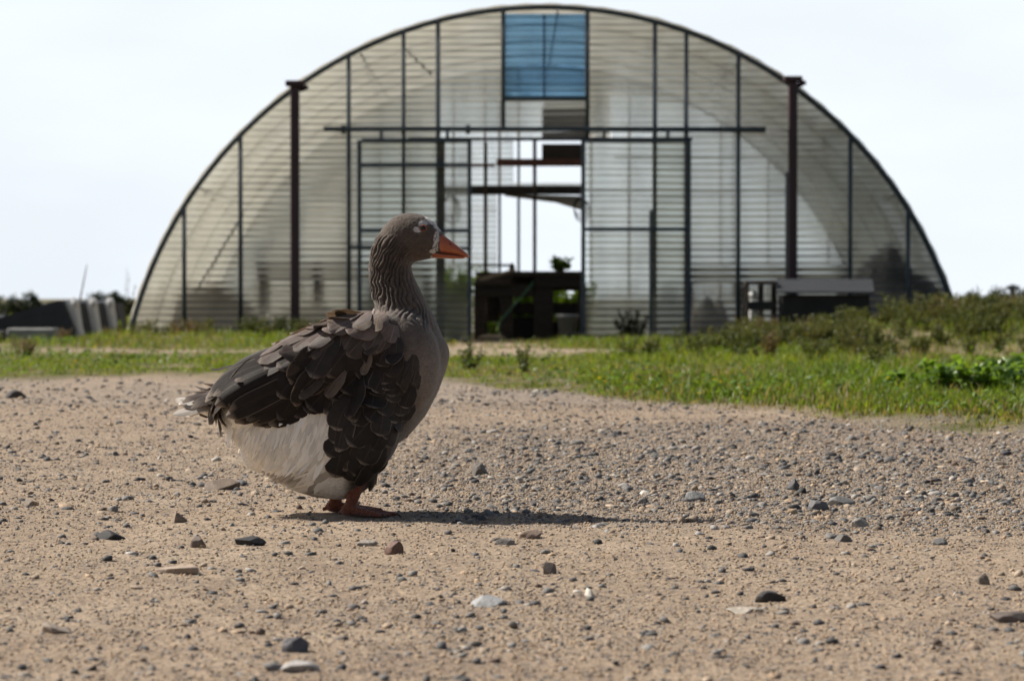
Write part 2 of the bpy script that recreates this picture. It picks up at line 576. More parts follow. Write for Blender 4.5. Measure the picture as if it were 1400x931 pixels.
def stone_shape(sub, seed, rough=.28, planes=7):
    v, f = ico(sub)
    r_ = np.random.default_rng(seed)
    rad = 1 + rough * noise3(v[:, 0] * 1.4 + seed, v[:, 1] * 1.4, v[:, 2] * 1.4, seed) + rough * .45 * noise3(v[:, 0] * 3.3, v[:, 1] * 3.3 + seed, v[:, 2] * 3.3, seed + 9)
    p_ = v * rad[:, None]
    for k in range(planes):           # broken faces
        nn = r_.normal(size=3); nn /= np.linalg.norm(nn)
        c = .52 + .32 * r_.random()
        dd = p_ @ nn - c
        p_ = p_ - np.clip(dd, 0, None)[:, None] * nn * .97
    return p_, f


m, nt, out = mat('pebble_stone')
p = N(nt, 'ShaderNodeBsdfPrincipled')
a = N(nt, 'ShaderNodeAttribute', attribute_name='col')
sp = noise(nt, 160, 4, .65)
c = mixc(nt, .65, a.outputs[0], ramp(nt, sp, [(.3, (.55, .55, .55)), (.7, (1.35, 1.3, 1.25))]), 'MULTIPLY')
nt.links.new(c, p.inputs['Base Color'])
p.inputs['Roughness'].default_value = .75
nt.links.new(bump(nt, sp, .5, .004), p.inputs['Normal'])
nt.links.new(p.outputs[0], out.inputs[0])
M['stone'] = m

PAL = np.array([(.120, .118, .115), (.070, .070, .072), (.19, .185, .175), (.27, .255, .235), (.25, .19, .135), (.17, .12, .09), (.31, .245, .18), (.045, .045, .05), (.40, .37, .33)])
PW = np.array([.24, .19, .16, .09, .09, .06, .08, .06, .03]); PW = PW / PW.sum()


def gravel(name, n, smin, smax, power, sub, seed, label, y0, y1, gain, sink, tan=0.0):
    r_ = np.random.default_rng(seed)
    y = y0 * (y1 / y0) ** r_.random(n)
    x = (r_.random(n) * 2 - 1) * (.30 * y + .7)
    # the log-uniform pick above favours near ground; weight back to a roughly even picture spread
    k = r_.random(n) < np.clip(gravel_density(x, y) * gain, 0, 1) * (1 - .97 * sst(.15, .7, grass_amount(x, y)))
    k &= ~(((np.abs(x - GX + .0) < .09) & (np.abs(y - GY) < .14)))
    x, y = x[k], y[k]
    n = len(x)
    size = smin * (smax / smin) ** (r_.random(n) ** power)
    size *= np.clip(.75 + y / 26, .75, 1.35)
    shapes = [stone_shape(sub, 100 + q, .34) for q in range(22)]
    pick = r_.integers(0, len(shapes), n)
    vs, fs, cs = [], [], []
    off = 0
    colr = PAL[r_.choice(len(PAL), n, p=PW)] * (1 + .25 * r_.normal(size=(n, 1))).clip(.5, 1.6)
    own = r_.random(n) < tan            # grains of the same sand as the ground
    colr[own] = np.array([(.36, .262, .172)]) * (.75 + .5 * r_.random((int(own.sum()), 1)))
    z = height(x, y)
    for q in range(len(shapes)):
        i = np.where(pick == q)[0]
        if not len(i): continue
        sv, sf = shapes[q]
        th = r_.random(len(i)) * 6.283
        sc = np.stack([size[i] * (.75 + .7 * r_.random(len(i))), size[i] * (.65 + .5 * r_.random(len(i))), size[i] * (.35 + .45 * r_.random(len(i)))], -1) * .5
        pv = sv[None] * sc[:, None, :]
        tl = r_.normal(size=(len(i), 1)) * .18
        pz = pv[..., 2] + tl * pv[..., 0]
        cx = pv[..., 0] * np.cos(th)[:, None] - pv[..., 1] * np.sin(th)[:, None] + x[i][:, None]
        cyy = pv[..., 0] * np.sin(th)[:, None] + pv[..., 1] * np.cos(th)[:, None] + y[i][:, None]
        cz = pz + (z[i] + sc[:, 2] * (sink - .75 * r_.random(len(i))))[:, None]
        vs.append(np.stack([cx, cyy, cz], -1).reshape(-1, 3))
        fs.append((sf[None] + (np.arange(len(i)) * len(sv))[:, None, None] + off).reshape(-1, 3))
        cs.append(np.repeat(colr[i], len(sv), 0))
        off += len(i) * len(sv)
    me = np_mesh(name, np.concatenate(vs), np.concatenate(fs))
    set_col(me, 'col', np.concatenate(cs))
    o = link(name, me, M['stone'])
    return tag(o, label, 'gravel', kind='stuff')


gravel('gravel', 105000, .005, .030, 2.4, 1, 21, 'loose grey and tan gravel strewn over the sandy yard', 3.4, 19, .75, .5, .06)
gravel('pebbles', 24000, .014, .036, 2.0, 2, 25, 'rounded grey pebbles in the gravel band across the yard', 6.3, 16, .28, .30, .06)
gravel('grit', 620000, .0025, .010, 1.1, 1, 22, 'fine dark grit scattered over the sandy yard', 3.4, 14, 1.15, .55, .62)

# larger stones that can be told apart: (px, py of the foot, width px, height px, colour, flatness of outline, label)
ST = [
    (303, 671, 50, 15, (.16, .12, .09), 'low brown stone half sunk in sand behind the goose, left of its white belly'),
    (245, 718, 20, 15, (.22, .17, .13), 'small upright tan stone with one pointed corner, left of the goose'),
    (149, 737, 40, 13, (.022, .022, .024), 'long black clod on the sand at left, largest of the black ones'),
    (341, 748, 44, 12, (.02, .02, .022), 'flat black clod on the sand in front of the goose tail'),
    (270, 749, 22, 16, (.15, .12, .10), 'rounded grey brown stone just left of the flat black clod'),
    (538, 758, 27, 19, (.17, .10, .075), 'reddish brown block shaped stone in front of the goose feet'),
    (725, 736, 33, 12, (.20, .145, .11), 'smooth brown dome shaped stone just below the goose shadow'),
    (668, 832, 52, 15, (.30, .31, .32), 'wide pale blue grey stone lying flat in the centre foreground'),
    (402, 894, 37, 21, (.10, .10, .11), 'dark grey angular stone near the bottom edge, left of centre'),
    (73, 869, 46, 15, (.30, .25, .20), 'flat pale stone with a dark shaded side in the left foreground'),
    (951, 687, 29, 14, (.20, .205, .21), 'oblong grey cobble among the gravel right of the goose shadow'),
    (1085, 671, 18, 17, (.075, .075, .08), 'dark upright stone in the gravel band to the right'),
    (1054, 821, 42, 14, (.03, .028, .028), 'black domed stone in the right foreground'),
    (1020, 838, 52, 9, (.50, .45, .38), 'pale cream sliver of stone beside the black domed stone'),
    (1154, 738, 24, 12, (.12, .115, .11), 'squarish dark grey stone below the gravel band on the right'),
    (1177, 718, 24, 14, (.26, .25, .23), 'light grey wedge shaped stone above the squarish dark stone'),
    (656, 648, 23, 17, (.15, .135, .12), 'lumpy brown grey stone in the gravel right of the goose breast'),
    (240, 784, 62, 10, (.34, .27, .21), 'long thin pale stone lying flat in the left foreground'),
    (752, 786, 19, 17, (.17, .14, .12), 'small round brown stone standing in a dark patch of grit'),
    (38, 690, 19, 13, (.24, .20, .16), 'small tan stone near the left edge'),
    (1384, 850, 56, 14, (.14, .115, .10), 'blurred wide brown stone at the right edge'),
    (408, 924, 58, 14, (.34, .33, .32), 'pale flat stone cut close to the bottom edge'),
    (24, 543, 34, 13, (.05, .045, .045), 'dark clod of earth by the grass edge at far left'),
    (1152, 690, 40, 12, (.17, .17, .165), 'long low grey stone in the gravel on the right side'),
    (1120, 697, 30, 15, (.13, .13, .135), 'rounded dark grey cobble just left of the long low grey stone'),
    (690, 742, 28, 9, (.23, .21, .19), 'flat grey tan stone left of the smooth brown dome'),
    (1346, 800, 18, 14, (.20, .17, .14), 'small domed tan stone by itself on the right side'),
    (502, 746, 30, 9, (.26, .23, .20), 'pale low stone left of the reddish block'),
    (880, 690, 16, 9, (.07, .07, .075), 'small dark chip of stone above the shadow tip'),
    (1288, 745, 22, 9, (.11, .11, .11), 'flat dark stone at the lower edge of the right gravel'),
]
for i, (px, py, wp, hp, colr, lab) in enumerate(ST):
    y = CAMH * F / (py - HZ)
    x = (px - 700) * y / F
    sv, sf = stone_shape(4, 500 + i, .2, 9)
    Wd, Ht = wp * y / F, hp * y / F
    lo, hi = sv.min(0), sv.max(0)
    v = (sv - (lo + hi) / 2) / (hi - lo)
    zz = v[:, 2] * Ht * 1.7 + Ht * .12
    v = np.stack([v[:, 0] * Wd, v[:, 1] * Wd * .75, zz], -1)
    me = np_mesh('stone', v, sf)
    nz = noise3(v[:, 0] * 60, v[:, 1] * 60, v[:, 2] * 60, i)
    set_col(me, 'col', np.array(colr)[None] * (1 + .18 * nz[:, None]))
    o = link('stone', me, M['stone'], smooth=False)
    o.location = (x, y + Wd * .25, float(height(np.array([x]), np.array([y]))[0]))
    tag(o, lab, 'stone', 'larger stones lying in the yard')

# ------------------------------------------------------------------ grass
GCX = (745 - 700) * 32.7 / F          # greenhouse centre line
GH_Y0, GH_L = 32.7, 8.6


def inside_house(x, y):
    return (np.abs(x - GCX) < 4.75) & (y > GH_Y0 - .05) & (y < GH_Y0 + GH_L)


def blades(name, label, n, y0, y1, h0, h1, wd, seed, kind='grass', xs=.22, extra=None, lean=.5):
    r_ = np.random.default_rng(seed)
    y = y0 * (y1 / y0) ** r_.random(n)
    x = (r_.random(n) * 2 - 1) * (xs * y + .8)
    g = grass_amount(x, y)
    clump = fbm(x * 2.6, y * 1.6, 33, 3)
    keep = r_.random(n) < g * np.clip(.62 + .75 * clump, .06, 1)
    keep &= ~inside_house(x, y)
    keep &= ~((x * F / y + 700 < 110) & (y > 26.5) & (r_.random(n) < .75))
    if extra is not None: keep &= extra(x, y, r_)
    x, y, g, clump = x[keep], y[keep], g[keep], clump[keep]
    n = len(x)
    big = fbm(x * .55, y * .35, 51, 3)
    edge = sst(0, 2.2, y - edge_y(x))
    h = (h0 + (h1 - h0) * r_.random(n) ** 1.6) * (.45 + .55 * edge) * (.75 + .55 * np.clip(clump + .3, 0, 1)) * (.5 + .5 * g)
    h *= 1 - .62 * (1 - sst(24.6, 27.5, y)) * (1 - sst(.2, 1.6, x)) * sst(16, 17, y)
    h *= .58 + .42 * sst(11, 17, y)
    az = r_.random(n) * 6.283
    ln = h * lean * (.3 + r_.random(n))
    dx, dy = np.cos(az) * ln, np.sin(az) * ln
    fa = r_.random(n) * 3.1416
    wx, wy = np.cos(fa) * wd * (.6 + .8 * r_.random(n)), np.sin(fa) * wd
    z = height(x, y, False) - .01
    P = np.zeros((n, 5, 3))
    P[:, 0] = np.stack([x - wx, y - wy, z], -1)
    P[:, 1] = np.stack([x + wx, y + wy, z], -1)
    P[:, 2] = np.stack([x - wx * .8 + dx * .35, y - wy * .8 + dy * .35, z + h * .6], -1)
    P[:, 3] = np.stack([x + wx * .8 + dx * .35, y + wy * .8 + dy * .35, z + h * .6], -1)
    P[:, 4] = np.stack([x + dx, y + dy, z + h * (.92 - .2 * r_.random(n))], -1)
    b = np.arange(n) * 5
    me = np_mesh(name, P.reshape(-1, 3), np.stack([b + 2, b + 3, b + 4], -1), np.stack([b, b + 1, b + 3, b + 2], -1))
    t = np.clip(.5 + .55 * big + .25 * r_.normal(size=n), 0, 1)[:, None]
    green = (1 - t) * np.array([(.080, .160, .018)]) + t * np.array([(.205, .245, .028)])
    dry = np.array([(.23, .19, .095)]) * (.7 + .5 * r_.random((n, 1)))
    isdry = r_.random(n) < np.clip(.07 + .40 * sst(.0, .4, fbm(x * .9, y * .5, 77, 3)) + .12 * (1 - edge) + .55 * (1 - g), 0, .9)
    c = np.where(isdry[:, None], dry, green) * (.75 + .5 * r_.random((n, 1)))
    set_col(me, 'col', np.repeat(c, 5, 0))
    return tag(link(name, me, M['blade']), label, kind, kind='stuff')


M['blade'] = leaf_mat('grass_blade', transl=.55, rough=.45)
M['leaf'] = leaf_mat('weed_leaf', transl=.4, rough=.5)
M['glossleaf'] = leaf_mat('glossy_leaf', transl=.5, rough=.36, spec=1.0)
blades('grass', 'short green and yellow grass along the gravel yard', 820000, 9, 34, .035, .16, .0036, 5, xs=.29)
blades('far_grass', 'rough grass on the field beyond the greenhouse', 40000, 34, 160, .12, .4, .02, 6, xs=.24)


def leaves_mesh(C, D, L, W, colr, r_, droop=.3):
    """C centre bases (n,3), D directions (n,3): leaf of 4 quads-ish = 6 verts"""
    n = len(C)
    D = D / np.linalg.norm(D, axis=1, keepdims=True)
    up = r_.normal(size=(n, 3)) * .5 + np.array([0, 0, 1.0])
    S = np.cross(D, up); S /= np.linalg.norm(S, axis=1, keepdims=True) + 1e-9
    Nn = np.cross(S, D)
    L = np.broadcast_to(L, (n,))[:, None]; W = np.broadcast_to(W, (n,))[:, None]
    P = np.zeros((n, 6, 3))
    P[:, 0] = C
    P[:, 1] = C + D * L * .35 - S * W * .5 + Nn * W * .18
    P[:, 2] = C + D * L * .35 + S * W * .5 + Nn * W * .18
    P[:, 3] = C + D * L * .72 - S * W * .38 + Nn * (W * .12 - L * droop * .25)
    P[:, 4] = C + D * L * .72 + S * W * .38 + Nn * (W * .12 - L * droop * .25)
    P[:, 5] = C + D * L - Nn * L * droop * .6
    b = np.arange(n) * 6
    T = np.concatenate([np.stack([b, b + 2, b + 1], -1), np.stack([b + 3, b + 4, b + 5], -1)])
    Qd = np.stack([b + 1, b + 2, b + 4, b + 3], -1)
    return P.reshape(-1, 3), T, Qd, np.repeat(colr, 6, 0)


def stems_mesh(A, B, r, colr):
    """thin 3-sided stems from A to B"""
    n = len(A)
    P = np.zeros((n, 6, 3))
    for k in range(3):
        o = np.array([math.cos(k * 2.094), math.sin(k * 2.094), 0]) * 1.0
        P[:, k] = A + o * np.broadcast_to(r, (n,))[:, None]
        P[:, 3 + k] = B + o * np.broadcast_to(r, (n,))[:, None] * .4
    b = np.arange(n) * 6
    Qd = np.concatenate([np.stack([b + k, b + (k + 1) % 3, b + 3 + (k + 1) % 3, b + 3 + k], -1) for k in range(3)])
    return P.reshape(-1, 3), np.zeros((0, 3), int), Qd, np.repeat(colr, 6, 0)


def merge(name, parts):
    vs, ts, qs, cs, o = [], [], [], [], 0
    for v, t, q, c in parts:
        vs.append(v); ts.append(t + o); qs.append(q + o); cs.append(c); o += len(v)
    me = np_mesh(name, np.concatenate(vs), np.concatenate(ts), np.concatenate(qs))
    set_col(me, 'col', np.concatenate(cs))
    return me


def plant_parts(base, h, spread, nst, nlf, L, W, c1, c2, r_, bushy=1.0):
    """an upright leafy weed: stems fanning from the base with leaves all along"""
    ang = r_.random(nst) * 6.283
    rad = spread * np.sqrt(r_.random(nst))
    tip = np.stack([np.cos(ang) * rad, np.sin(ang) * rad, h * (.6 + .4 * r_.random(nst))], -1) + base
    root = base + np.stack([np.cos(ang) * rad * .25, np.sin(ang) * rad * .25, np.zeros(nst) - .02], -1)
    sc = np.tile(np.array([(.09, .10, .035)]), (nst, 1)) * (.7 + .6 * r_.random((nst, 1)))
    parts = [stems_mesh(root, tip, .003 + .003 * h, sc)]
    k = np.repeat(np.arange(nst), nlf)
    t = .12 + .88 * r_.random(len(k)) ** .8
    C = root[k] * (1 - t)[:, None] + tip[k] * t[:, None]
    az = r_.random(len(k)) * 6.283
    D = np.stack([np.cos(az), np.sin(az), .25 + .8 * r_.random(len(k))], -1)
    ll = L * (.5 + .8 * r_.random(len(k))) * (1.15 - .6 * t)
    mixv = np.clip(r_.random((len(k), 1)) * .8 + .2 * t[:, None], 0, 1)
    cc = (np.array(c1)[None] * (1 - mixv) + np.array(c2)[None] * mixv) * (.75 + .5 * r_.random((len(k), 1)))
    parts.append(leaves_mesh(C, D, ll, W * (.6 + .7 * r_.random(len(k))), cc, r_))
    return parts


def hz(x, y):
    return float(height(np.array([x]), np.array([y]), False)[0])


# the mass of weeds on the bank and along the foot of the greenhouse
r_ = np.random.default_rng(77)
parts = []
cnt = 0
while cnt < 800:
    y = r_.uniform(18.5, 32.2)
    x = r_.uniform(-6.2, 7.4)
    px = 700 + x * F / y
    bank = px > 930 + 60 * r_.normal()
    foot = y > 30.2 and (175 < px < 470 or px > 820)
    pr = (.9 if (bank and y > 21.5) else 0) + (.8 if foot else 0) + .04
    if -.75 < x - GCX < 1.7 and y > 24: pr = 0
    if y < 23.5 and bank: pr *= .4
    if px < 640 and y < 30: pr = 0
    if r_.random() > pr * float(grass_amount(np.array([x]), np.array([y]))[0] * .8 + .2): continue
    cnt += 1
    hh = r_.uniform(.10, .30) * (.7 if not bank else 1.0)
    if foot and px < 470: hh = r_.uniform(.12, .30)
    if 1040 < px < 1215 and y > 26: hh *= .75
    pal = r_.random()
    c1, c2 = ((.055, .072, .020), (.125, .142, .040)) if pal < .66 else ((.075, .08, .028), (.16, .16, .055)) if pal < .95 else ((.11, .075, .04), (.2, .145, .08))
    parts += plant_parts(np.array([x, y, hz(x, y)]), hh, hh * .55, int(r_.integers(7, 14)), 34, .045, .010, c1, c2, r_)
o = link('weeds', merge('weeds', parts), M['leaf'])
tag(o, 'mass of grey green weeds covering the bank before the greenhouse', 'weeds', kind='stuff')

# low broad-leaved weeds amongst the grass
n = 60000
y = 10 * (32 / 10) ** r_.random(n); x = (r_.random(n) * 2 - 1) * (.22 * y + .5)
k = (r_.random(n) < grass_amount(x, y) * np.clip(fbm(x * 1.5, y * 1.0, 19, 3) * 2.2, 0, 1)) & ~inside_house(x, y)
x, y = x[k], y[k]; n = len(x)
C = np.stack([x, y, height(x, y, False) + .02 + .06 * r_.random(n)], -1)
az = r_.random(n) * 6.283
cc = np.array([(.10, .17, .024)]) * (.6 + .8 * r_.random((n, 1)))
cc[r_.random(n) < .02] = (.38, .30, .02)
me = merge('ground_weeds', [leaves_mesh(C, np.stack([np.cos(az), np.sin(az), .3 + .3 * r_.random(n)], -1), .034 * (.5 + r_.random(n)), .020, cc, r_)])
tag(link('ground_weeds', me, M['leaf']), 'low broad leaved weeds growing amongst the grass', 'weeds', kind='stuff')


def single_plant(name, label, cat, px, py, d, h, spread, nst, nlf, L, W, c1, c2, seed, mt='leaf', group=None, z=None):
    q = np.random.default_rng(seed)
    x = (px - 700) * d / F
    zz = hz(x, d) if z is None else z
    t = thing(name, label, cat, (x, d, zz), group)
    pp = plant_parts(np.zeros(3), h, spread, nst, nlf, L, W, c1, c2, q)
    link('stem', merge('stem', pp[:1]), M[mt], t)
    link('foliage', merge('foliage', pp[1:]), M[mt], t)
    return t


single_plant('bush', 'tallest rounded green bush on the bank at the right end of greenhouse', 'bush', 1322, 440, 27.0, .24, .42, 60, 42, .05, .018, (.06, .08, .022), (.15, .165, .05), 1)
single_plant('bush', 'smaller drier bush on the bank at the right edge', 'bush', 1408, 440, 26.2, .20, .35, 44, 38, .045, .014, (.08, .085, .03), (.17, .16, .07), 2)
single_plant('leafy_plant', 'large clump with shiny bright green leaves in grass at right edge', 'plant', 1345, 545, 14.6, .17, .36, 52, 9, .085, .055, (.09, .17, .025), (.17, .28, .04), 3, 'glossleaf')
single_plant('leafy_plant', 'smaller clump of shiny leaves left of the large shiny leaved clump', 'plant', 1255, 548, 14.7, .11, .22, 22, 9, .07, .045, (.09, .17, .025), (.17, .28, .04), 4, 'glossleaf')
single_plant('leafy_plant', 'lowest clump of shiny leaves cut by the right edge', 'plant', 1418, 535, 15.2, .2, .3, 34, 9, .085, .055, (.09, .17, .025), (.17, .28, .04), 14, 'glossleaf')
single_plant('weed', 'dark weed clump against the right sliding door', 'weed', 862, 470, 32.0, .38, .22, 18, 40, .07, .02, (.02, .03, .012), (.05, .065, .02), 5)
single_plant('weed', 'dark bushy weeds at the foot of the left red brown post', 'weed', 365, 470, 31.6, .3, .42, 34, 34, .07, .02, (.02, .032, .012), (.055, .07, .022), 6)
single_plant('weed', 'brown tinged weed left of the tall thin stalks by the greenhouse corner', 'weed', 268, 465, 31.4, .28, .28, 24, 34, .07, .018, (.04, .045, .016), (.12, .10, .035), 8)
single_plant('weed', 'round pale dry weed tuft at left in the grass', 'weed', 33, 497, 23.5, .16, .13, 40, 22, .03, .007, (.16, .12, .075), (.26, .2, .13), 9)
single_plant('tall_weed', 'tall thin weed stalks rising by the left greenhouse corner', 'weed', 170, 458, 31.8, .85, .18, 4, 10, .05, .012, (.07, .08, .03), (.14, .13, .06), 10)
# ------------------------------------------------------------------ greenhouse
D0 = GH_Y0
S0 = D0 / F                      # metres per photo pixel at the front gable
RAD, CZ = 584 * S0, -127 * S0    # the hoop is an arc of a circle
HALF = 570 * S0


def wx(px): return (px - 700) * S0
def wz(py): return CAMH - (py - HZ) * S0
def arch(x): return CZ + np.sqrt(np.maximum(RAD ** 2 - (np.asarray(x, float) - GCX) ** 2, 0))


gh = thing('greenhouse', 'wide round arched greenhouse of corrugated clear plastic on a grey tube frame', 'greenhouse', (GCX, D0, 0))


def arc_pts(y, n=64, rr=RAD, x_half=HALF):
    a1 = math.asin(min(1, x_half / RAD))
    return [Vector((GCX + rr * math.sin(t), y, CZ + rr * math.cos(t))) for t in np.linspace(-a1, a1, n)]


def curve_tube(name, pts, r, mt, parent, n=8):
    bm = bmesh.new()
    rings = []
    for i, p_ in enumerate(pts):
        d = (pts[min(i + 1, len(pts) - 1)] - pts[max(i - 1, 0)]).normalized()
        side = Vector((0, 1, 0))
        if abs(d.dot(side)) > .95: side = Vector((1, 0, 0))
        u = d.cross(side).normalized(); v = u.cross(d)
        rings.append([bm.verts.new(p_ + (u * math.cos(2 * math.pi * k / n) + v * math.sin(2 * math.pi * k / n)) * r) for k in range(n)])
    for a, b in zip(rings, rings[1:]):
        for k in range(n): bm.faces.new((a[k], a[(k + 1) % n], b[(k + 1) % n], b[k]))
    bm.faces.new(rings[0]); bm.faces.new(rings[-1][::-1])
    return obj(name, bm, mt, parent, True)


for i, yy in enumerate(np.linspace(D0, D0 + GH_L, 5)):
    curve_tube('hoop', arc_pts(yy, 72), .031 if i in (0, 4) else .013, M['steel'] if i in (0, 4) else M['palesteel'], gh)
# purlins along the length
for t in (-.95, -.45, 0.03, .48, .97):
    r2 = RAD - .05
    a = Vector((GCX + r2 * math.sin(t), D0 + .04, CZ + r2 * math.cos(t)))
    bm = bmesh.new(); tube(bm, a, a + Vector((0, GH_L - .08, 0)), .013)
    obj('purlin', bm, M['palesteel'], gh, True)
# roof skin: overlapping lengths, a little uneven
a1 = math.asin(HALF / RAD)
na, nl = 150, 90
th = np.linspace(-a1 - .005, a1 + .005, na)
yl = np.linspace(D0 - .07, D0 + GH_L + .07, nl)
TH, YL = np.meshgrid(th, yl)
rr = RAD + .04 + .006 * np.sin(TH * RAD / .076 * 2 * math.pi * .25) + .008 * noise3(TH * 8, YL * 2, 0, 4)
V = np.stack([RAD * 0 + rr * np.sin(TH), YL - D0, CZ + rr * np.cos(TH)], -1).reshape(-1, 3)
ii = np.arange(na * nl).reshape(nl, na)
Q = np.stack([ii[:-1, :-1], ii[:-1, 1:], ii[1:, 1:], ii[1:, :-1]], -1).reshape(-1, 4)
link('roof_sheet', np_mesh('roof_sheet', V, None, Q), M['roof'], gh, True)


def wavy(name, x0, x1, z0, z1, y, mt, holes=(), clip=True, nx=None, parent=gh, amp=.009):
    """a wall of sheets with horizontal corrugations"""
    nx = nx or max(2, int((x1 - x0) / .06))
    xs = np.linspace(x0, x1, nx + 1)
    zs = np.arange(z0, z1 + .0095, .0095)
    XX, ZZ = np.meshgrid(xs, zs)
    top = arch(XX) + .01 if clip else np.full_like(XX, 1e3)
    zc = np.minimum(ZZ, top)
    sag = .008 * noise3(XX * .9, ZZ * .5, 0, 3)
    YY = y + amp * np.sin(2 * math.pi * (zc + sag) / .076) + .012 * noise3(XX * .7, ZZ * .9, 0, 8)
    V = np.stack([XX, YY, zc], -1).reshape(-1, 3) - np.array(parent.location)
    ii = np.arange(XX.size).reshape(XX.shape)
    Q = np.stack([ii[:-1, :-1], ii[:-1, 1:], ii[1:, 1:], ii[1:, :-1]], -1)
    cx, cz = (XX[:-1, :-1] + XX[1:, 1:]) / 2, (ZZ[:-1, :-1] + ZZ[1:, 1:]) / 2
    ok = ZZ[:-1, :-1] < np.maximum(top[:-1, :-1], top[:-1, 1:])
    for (a, b, c, d) in holes: ok &= ~((cx > a) & (cx < b) & (cz > c) & (cz < d))
    me = np_mesh(name, V, None, Q[ok])
    return link(name, me, mt, parent, True)


XL, XR = GCX - HALF + .02, GCX + HALF - .02
front_holes = [(wx(600), wx(893), -1, wz(192)), (wx(688), wx(802), wz(137), 9), (wx(602), wx(893), wz(192), wz(181))]
wavy('gable_wall', XL, XR, 0.0, 4.0, D0 + .05, M['poly'], front_holes)
# blue flap below the ridge
wavy('vent_flap', wx(690), wx(800), wz(134), wz(20), D0 + .02, M['blue'], clip=True, amp=.010)
bm = bmesh.new()
for a, b in (((688, 14), (688, 178)), ((803, 14), (803, 192))):
    tube(bm, (wx(a[0]), D0 - .01, min(wz(a[1]), float(arch(wx(a[0]))))), (wx(b[0]), D0 - .01, wz(b[1])), .026)
tube(bm, (wx(688), D0 - .012, wz(136)), (wx(803), D0 - .012, wz(136)), .024)
tube(bm, (wx(744), D0 + .05, wz(20)), (wx(744), D0 + .05, wz(136)), .014)
obj('vent_frame', bm, M['steel'], gh, True)

# gable uprights
for px, y0, yb, r in ((252, None, 470, .026), (329, None, 470, .026), (477, None, 470, .026), (552, None, 470, .024), (599, None, 470, .027), (895, None, 470, .027), (938, None, 470, .025), (1009, None, 470, .026), (1162, None, 470, .026), (1241, None, 470, .025), (1076, 236, 470, .022)):
    bm = bmesh.new()
    zt = float(arch(wx(px))) - .01 if y0 is None else wz(y0)
    tube(bm, (wx(px), D0 - .005, -.05), (wx(px), D0 - .005, zt), r)
    obj('upright', bm, M['steel'], gh, True)
# the dark wooden door post beside the opening
bm = bmesh.new(); box(bm, (wx(596), D0 + .07, -.05), (wx(608), D0 + .19, wz(192)), .006); obj('door_post', bm, M['oldwood'], gh)
# rails
bm = bmesh.new(); box(bm, (wx(443), D0 - .10, wz(180.5)), (wx(1046), D0 - .04, wz(174.5)), .008)
for px in (470, 552, 640, 803, 895, 938, 1009): box(bm, (wx(px - 3), D0 - .055, wz(184)), (wx(px + 3), D0 - .0, wz(172)), .004)
obj('door_rail', bm, M['steel'], gh)
bm = bmesh.new(); tube(bm, (wx(560), D0 - .02, wz(191)), (wx(946), D0 - .02, wz(191)), .02); obj('lintel', bm, M['steel'], gh, True)
bm = bmesh.new(); tube(bm, (wx(443), D0 + .0, wz(176)), (wx(1046), D0 + .0, wz(180)), .018); obj('cross_bar', bm, M['steel'], gh, True)


def door(px0, px1, rails, y, extra=()):
    t = bpy.data.objects.new('sliding_door', None); COL.objects.link(t); t.parent = gh
    off = Vector(gh.location)

    def o(name, bm, mt):
        bmesh.ops.translate(bm, verts=bm.verts, vec=-off)
        bmesh.ops.recalc_face_normals(bm, faces=bm.faces)
        me = bpy.data.meshes.new(name); bm.to_mesh(me); bm.free()
        return link(name, me, mt, t)
    bm = bmesh.new()
    for px in (px0, px1): box(bm, (wx(px) - .024, y - .024, .03), (wx(px) + .024, y + .024, wz(193)), .006)
    for k, py in enumerate([193] + list(rails) + [466]):
        box(bm, (wx(px0) + .026, y - .02, wz(py) - .022), (wx(px1) - .026, y + .02, wz(py) + .022), .005)
    for a, b, c, d in extra: tube(bm, (wx(a), y - .03, wz(b)), (wx(c), y - .03, wz(d)), .02)
    o('door_frame', bm, M['steel'])
    for f in (.2, .8):
        bm = bmesh.new()
        px = px0 + (px1 - px0) * f
        box(bm, (wx(px) - .02, y - .012, wz(194)), (wx(px) + .02, y + .012, wz(178)), .003)
        o('roller', bm, M['greymetal'])
    p_ = wavy('door_panel', wx(px0) + .01, wx(px1) - .01, wz(466), wz(193), y + .035, M['polydoor'], clip=False)
    p_.parent = t
    return t


door(797, 941, (314,), D0 - .09, ((889, 288, 889, 470),))
door(492, 642, (227, 316), D0 - .09, ((480, 338, 645, 340),))

# cross frame just inside the doorway, then the far gable with its own doorway
D1 = D0 + GH_L
def fx(px): return (px - 700) * D1 / F
def fz(py): return CAMH - (py - HZ) * D1 / F
DOORWAY = (fx(682), fx(806), -1, fz(262))
CLEAR = [(fx(493), fx(600), -1, fz(205)), (fx(600), fx(742), -1, fz(140)), (fx(742), fx(836), -1, fz(192)), (fx(836), fx(896), -1, fz(132)), (fx(896), fx(1300), -1, fz(142))]
wavy('rear_gable_wall', XL, XR, 0.0, 4.0, D1 - .05, M['polymilk'], CLEAR)
for (a_, b_, c_, d_) in CLEAR:
    wavy('rear_clear_sheet', a_, min(b_, XR), 0.0, d_, D1 - .052, M['polyrear'], [DOORWAY, (fx(700), fx(800), fz(250), fz(190))])
for px in (560, 620, 663, 683, 709, 808, 860, 935, 985, 1003, 1050, 1075, 1132, 470, 520, 400):
    bm = bmesh.new(); z = float(arch(fx(px)))
    if z < .3: bm.free(); continue
    tube(bm, (fx(px), D1, -.05), (fx(px), D1, z), .022)
    obj('rear_upright', bm, M['steel'], gh, True)
for a, b, py in ((420, 1120, 261), (600, 700, 363), (840, 1110, 216)):
    bm = bmesh.new(); tube(bm, (fx(a), D1 - .02, fz(py)), (fx(b), D1 - .02, fz(py)), .02); obj('rear_rail', bm, M['steel'], gh, True)
D2 = 34.6
def ix(px): return (px - 700) * D2 / F
def iz(py): return CAMH - (py - HZ) * D2 / F
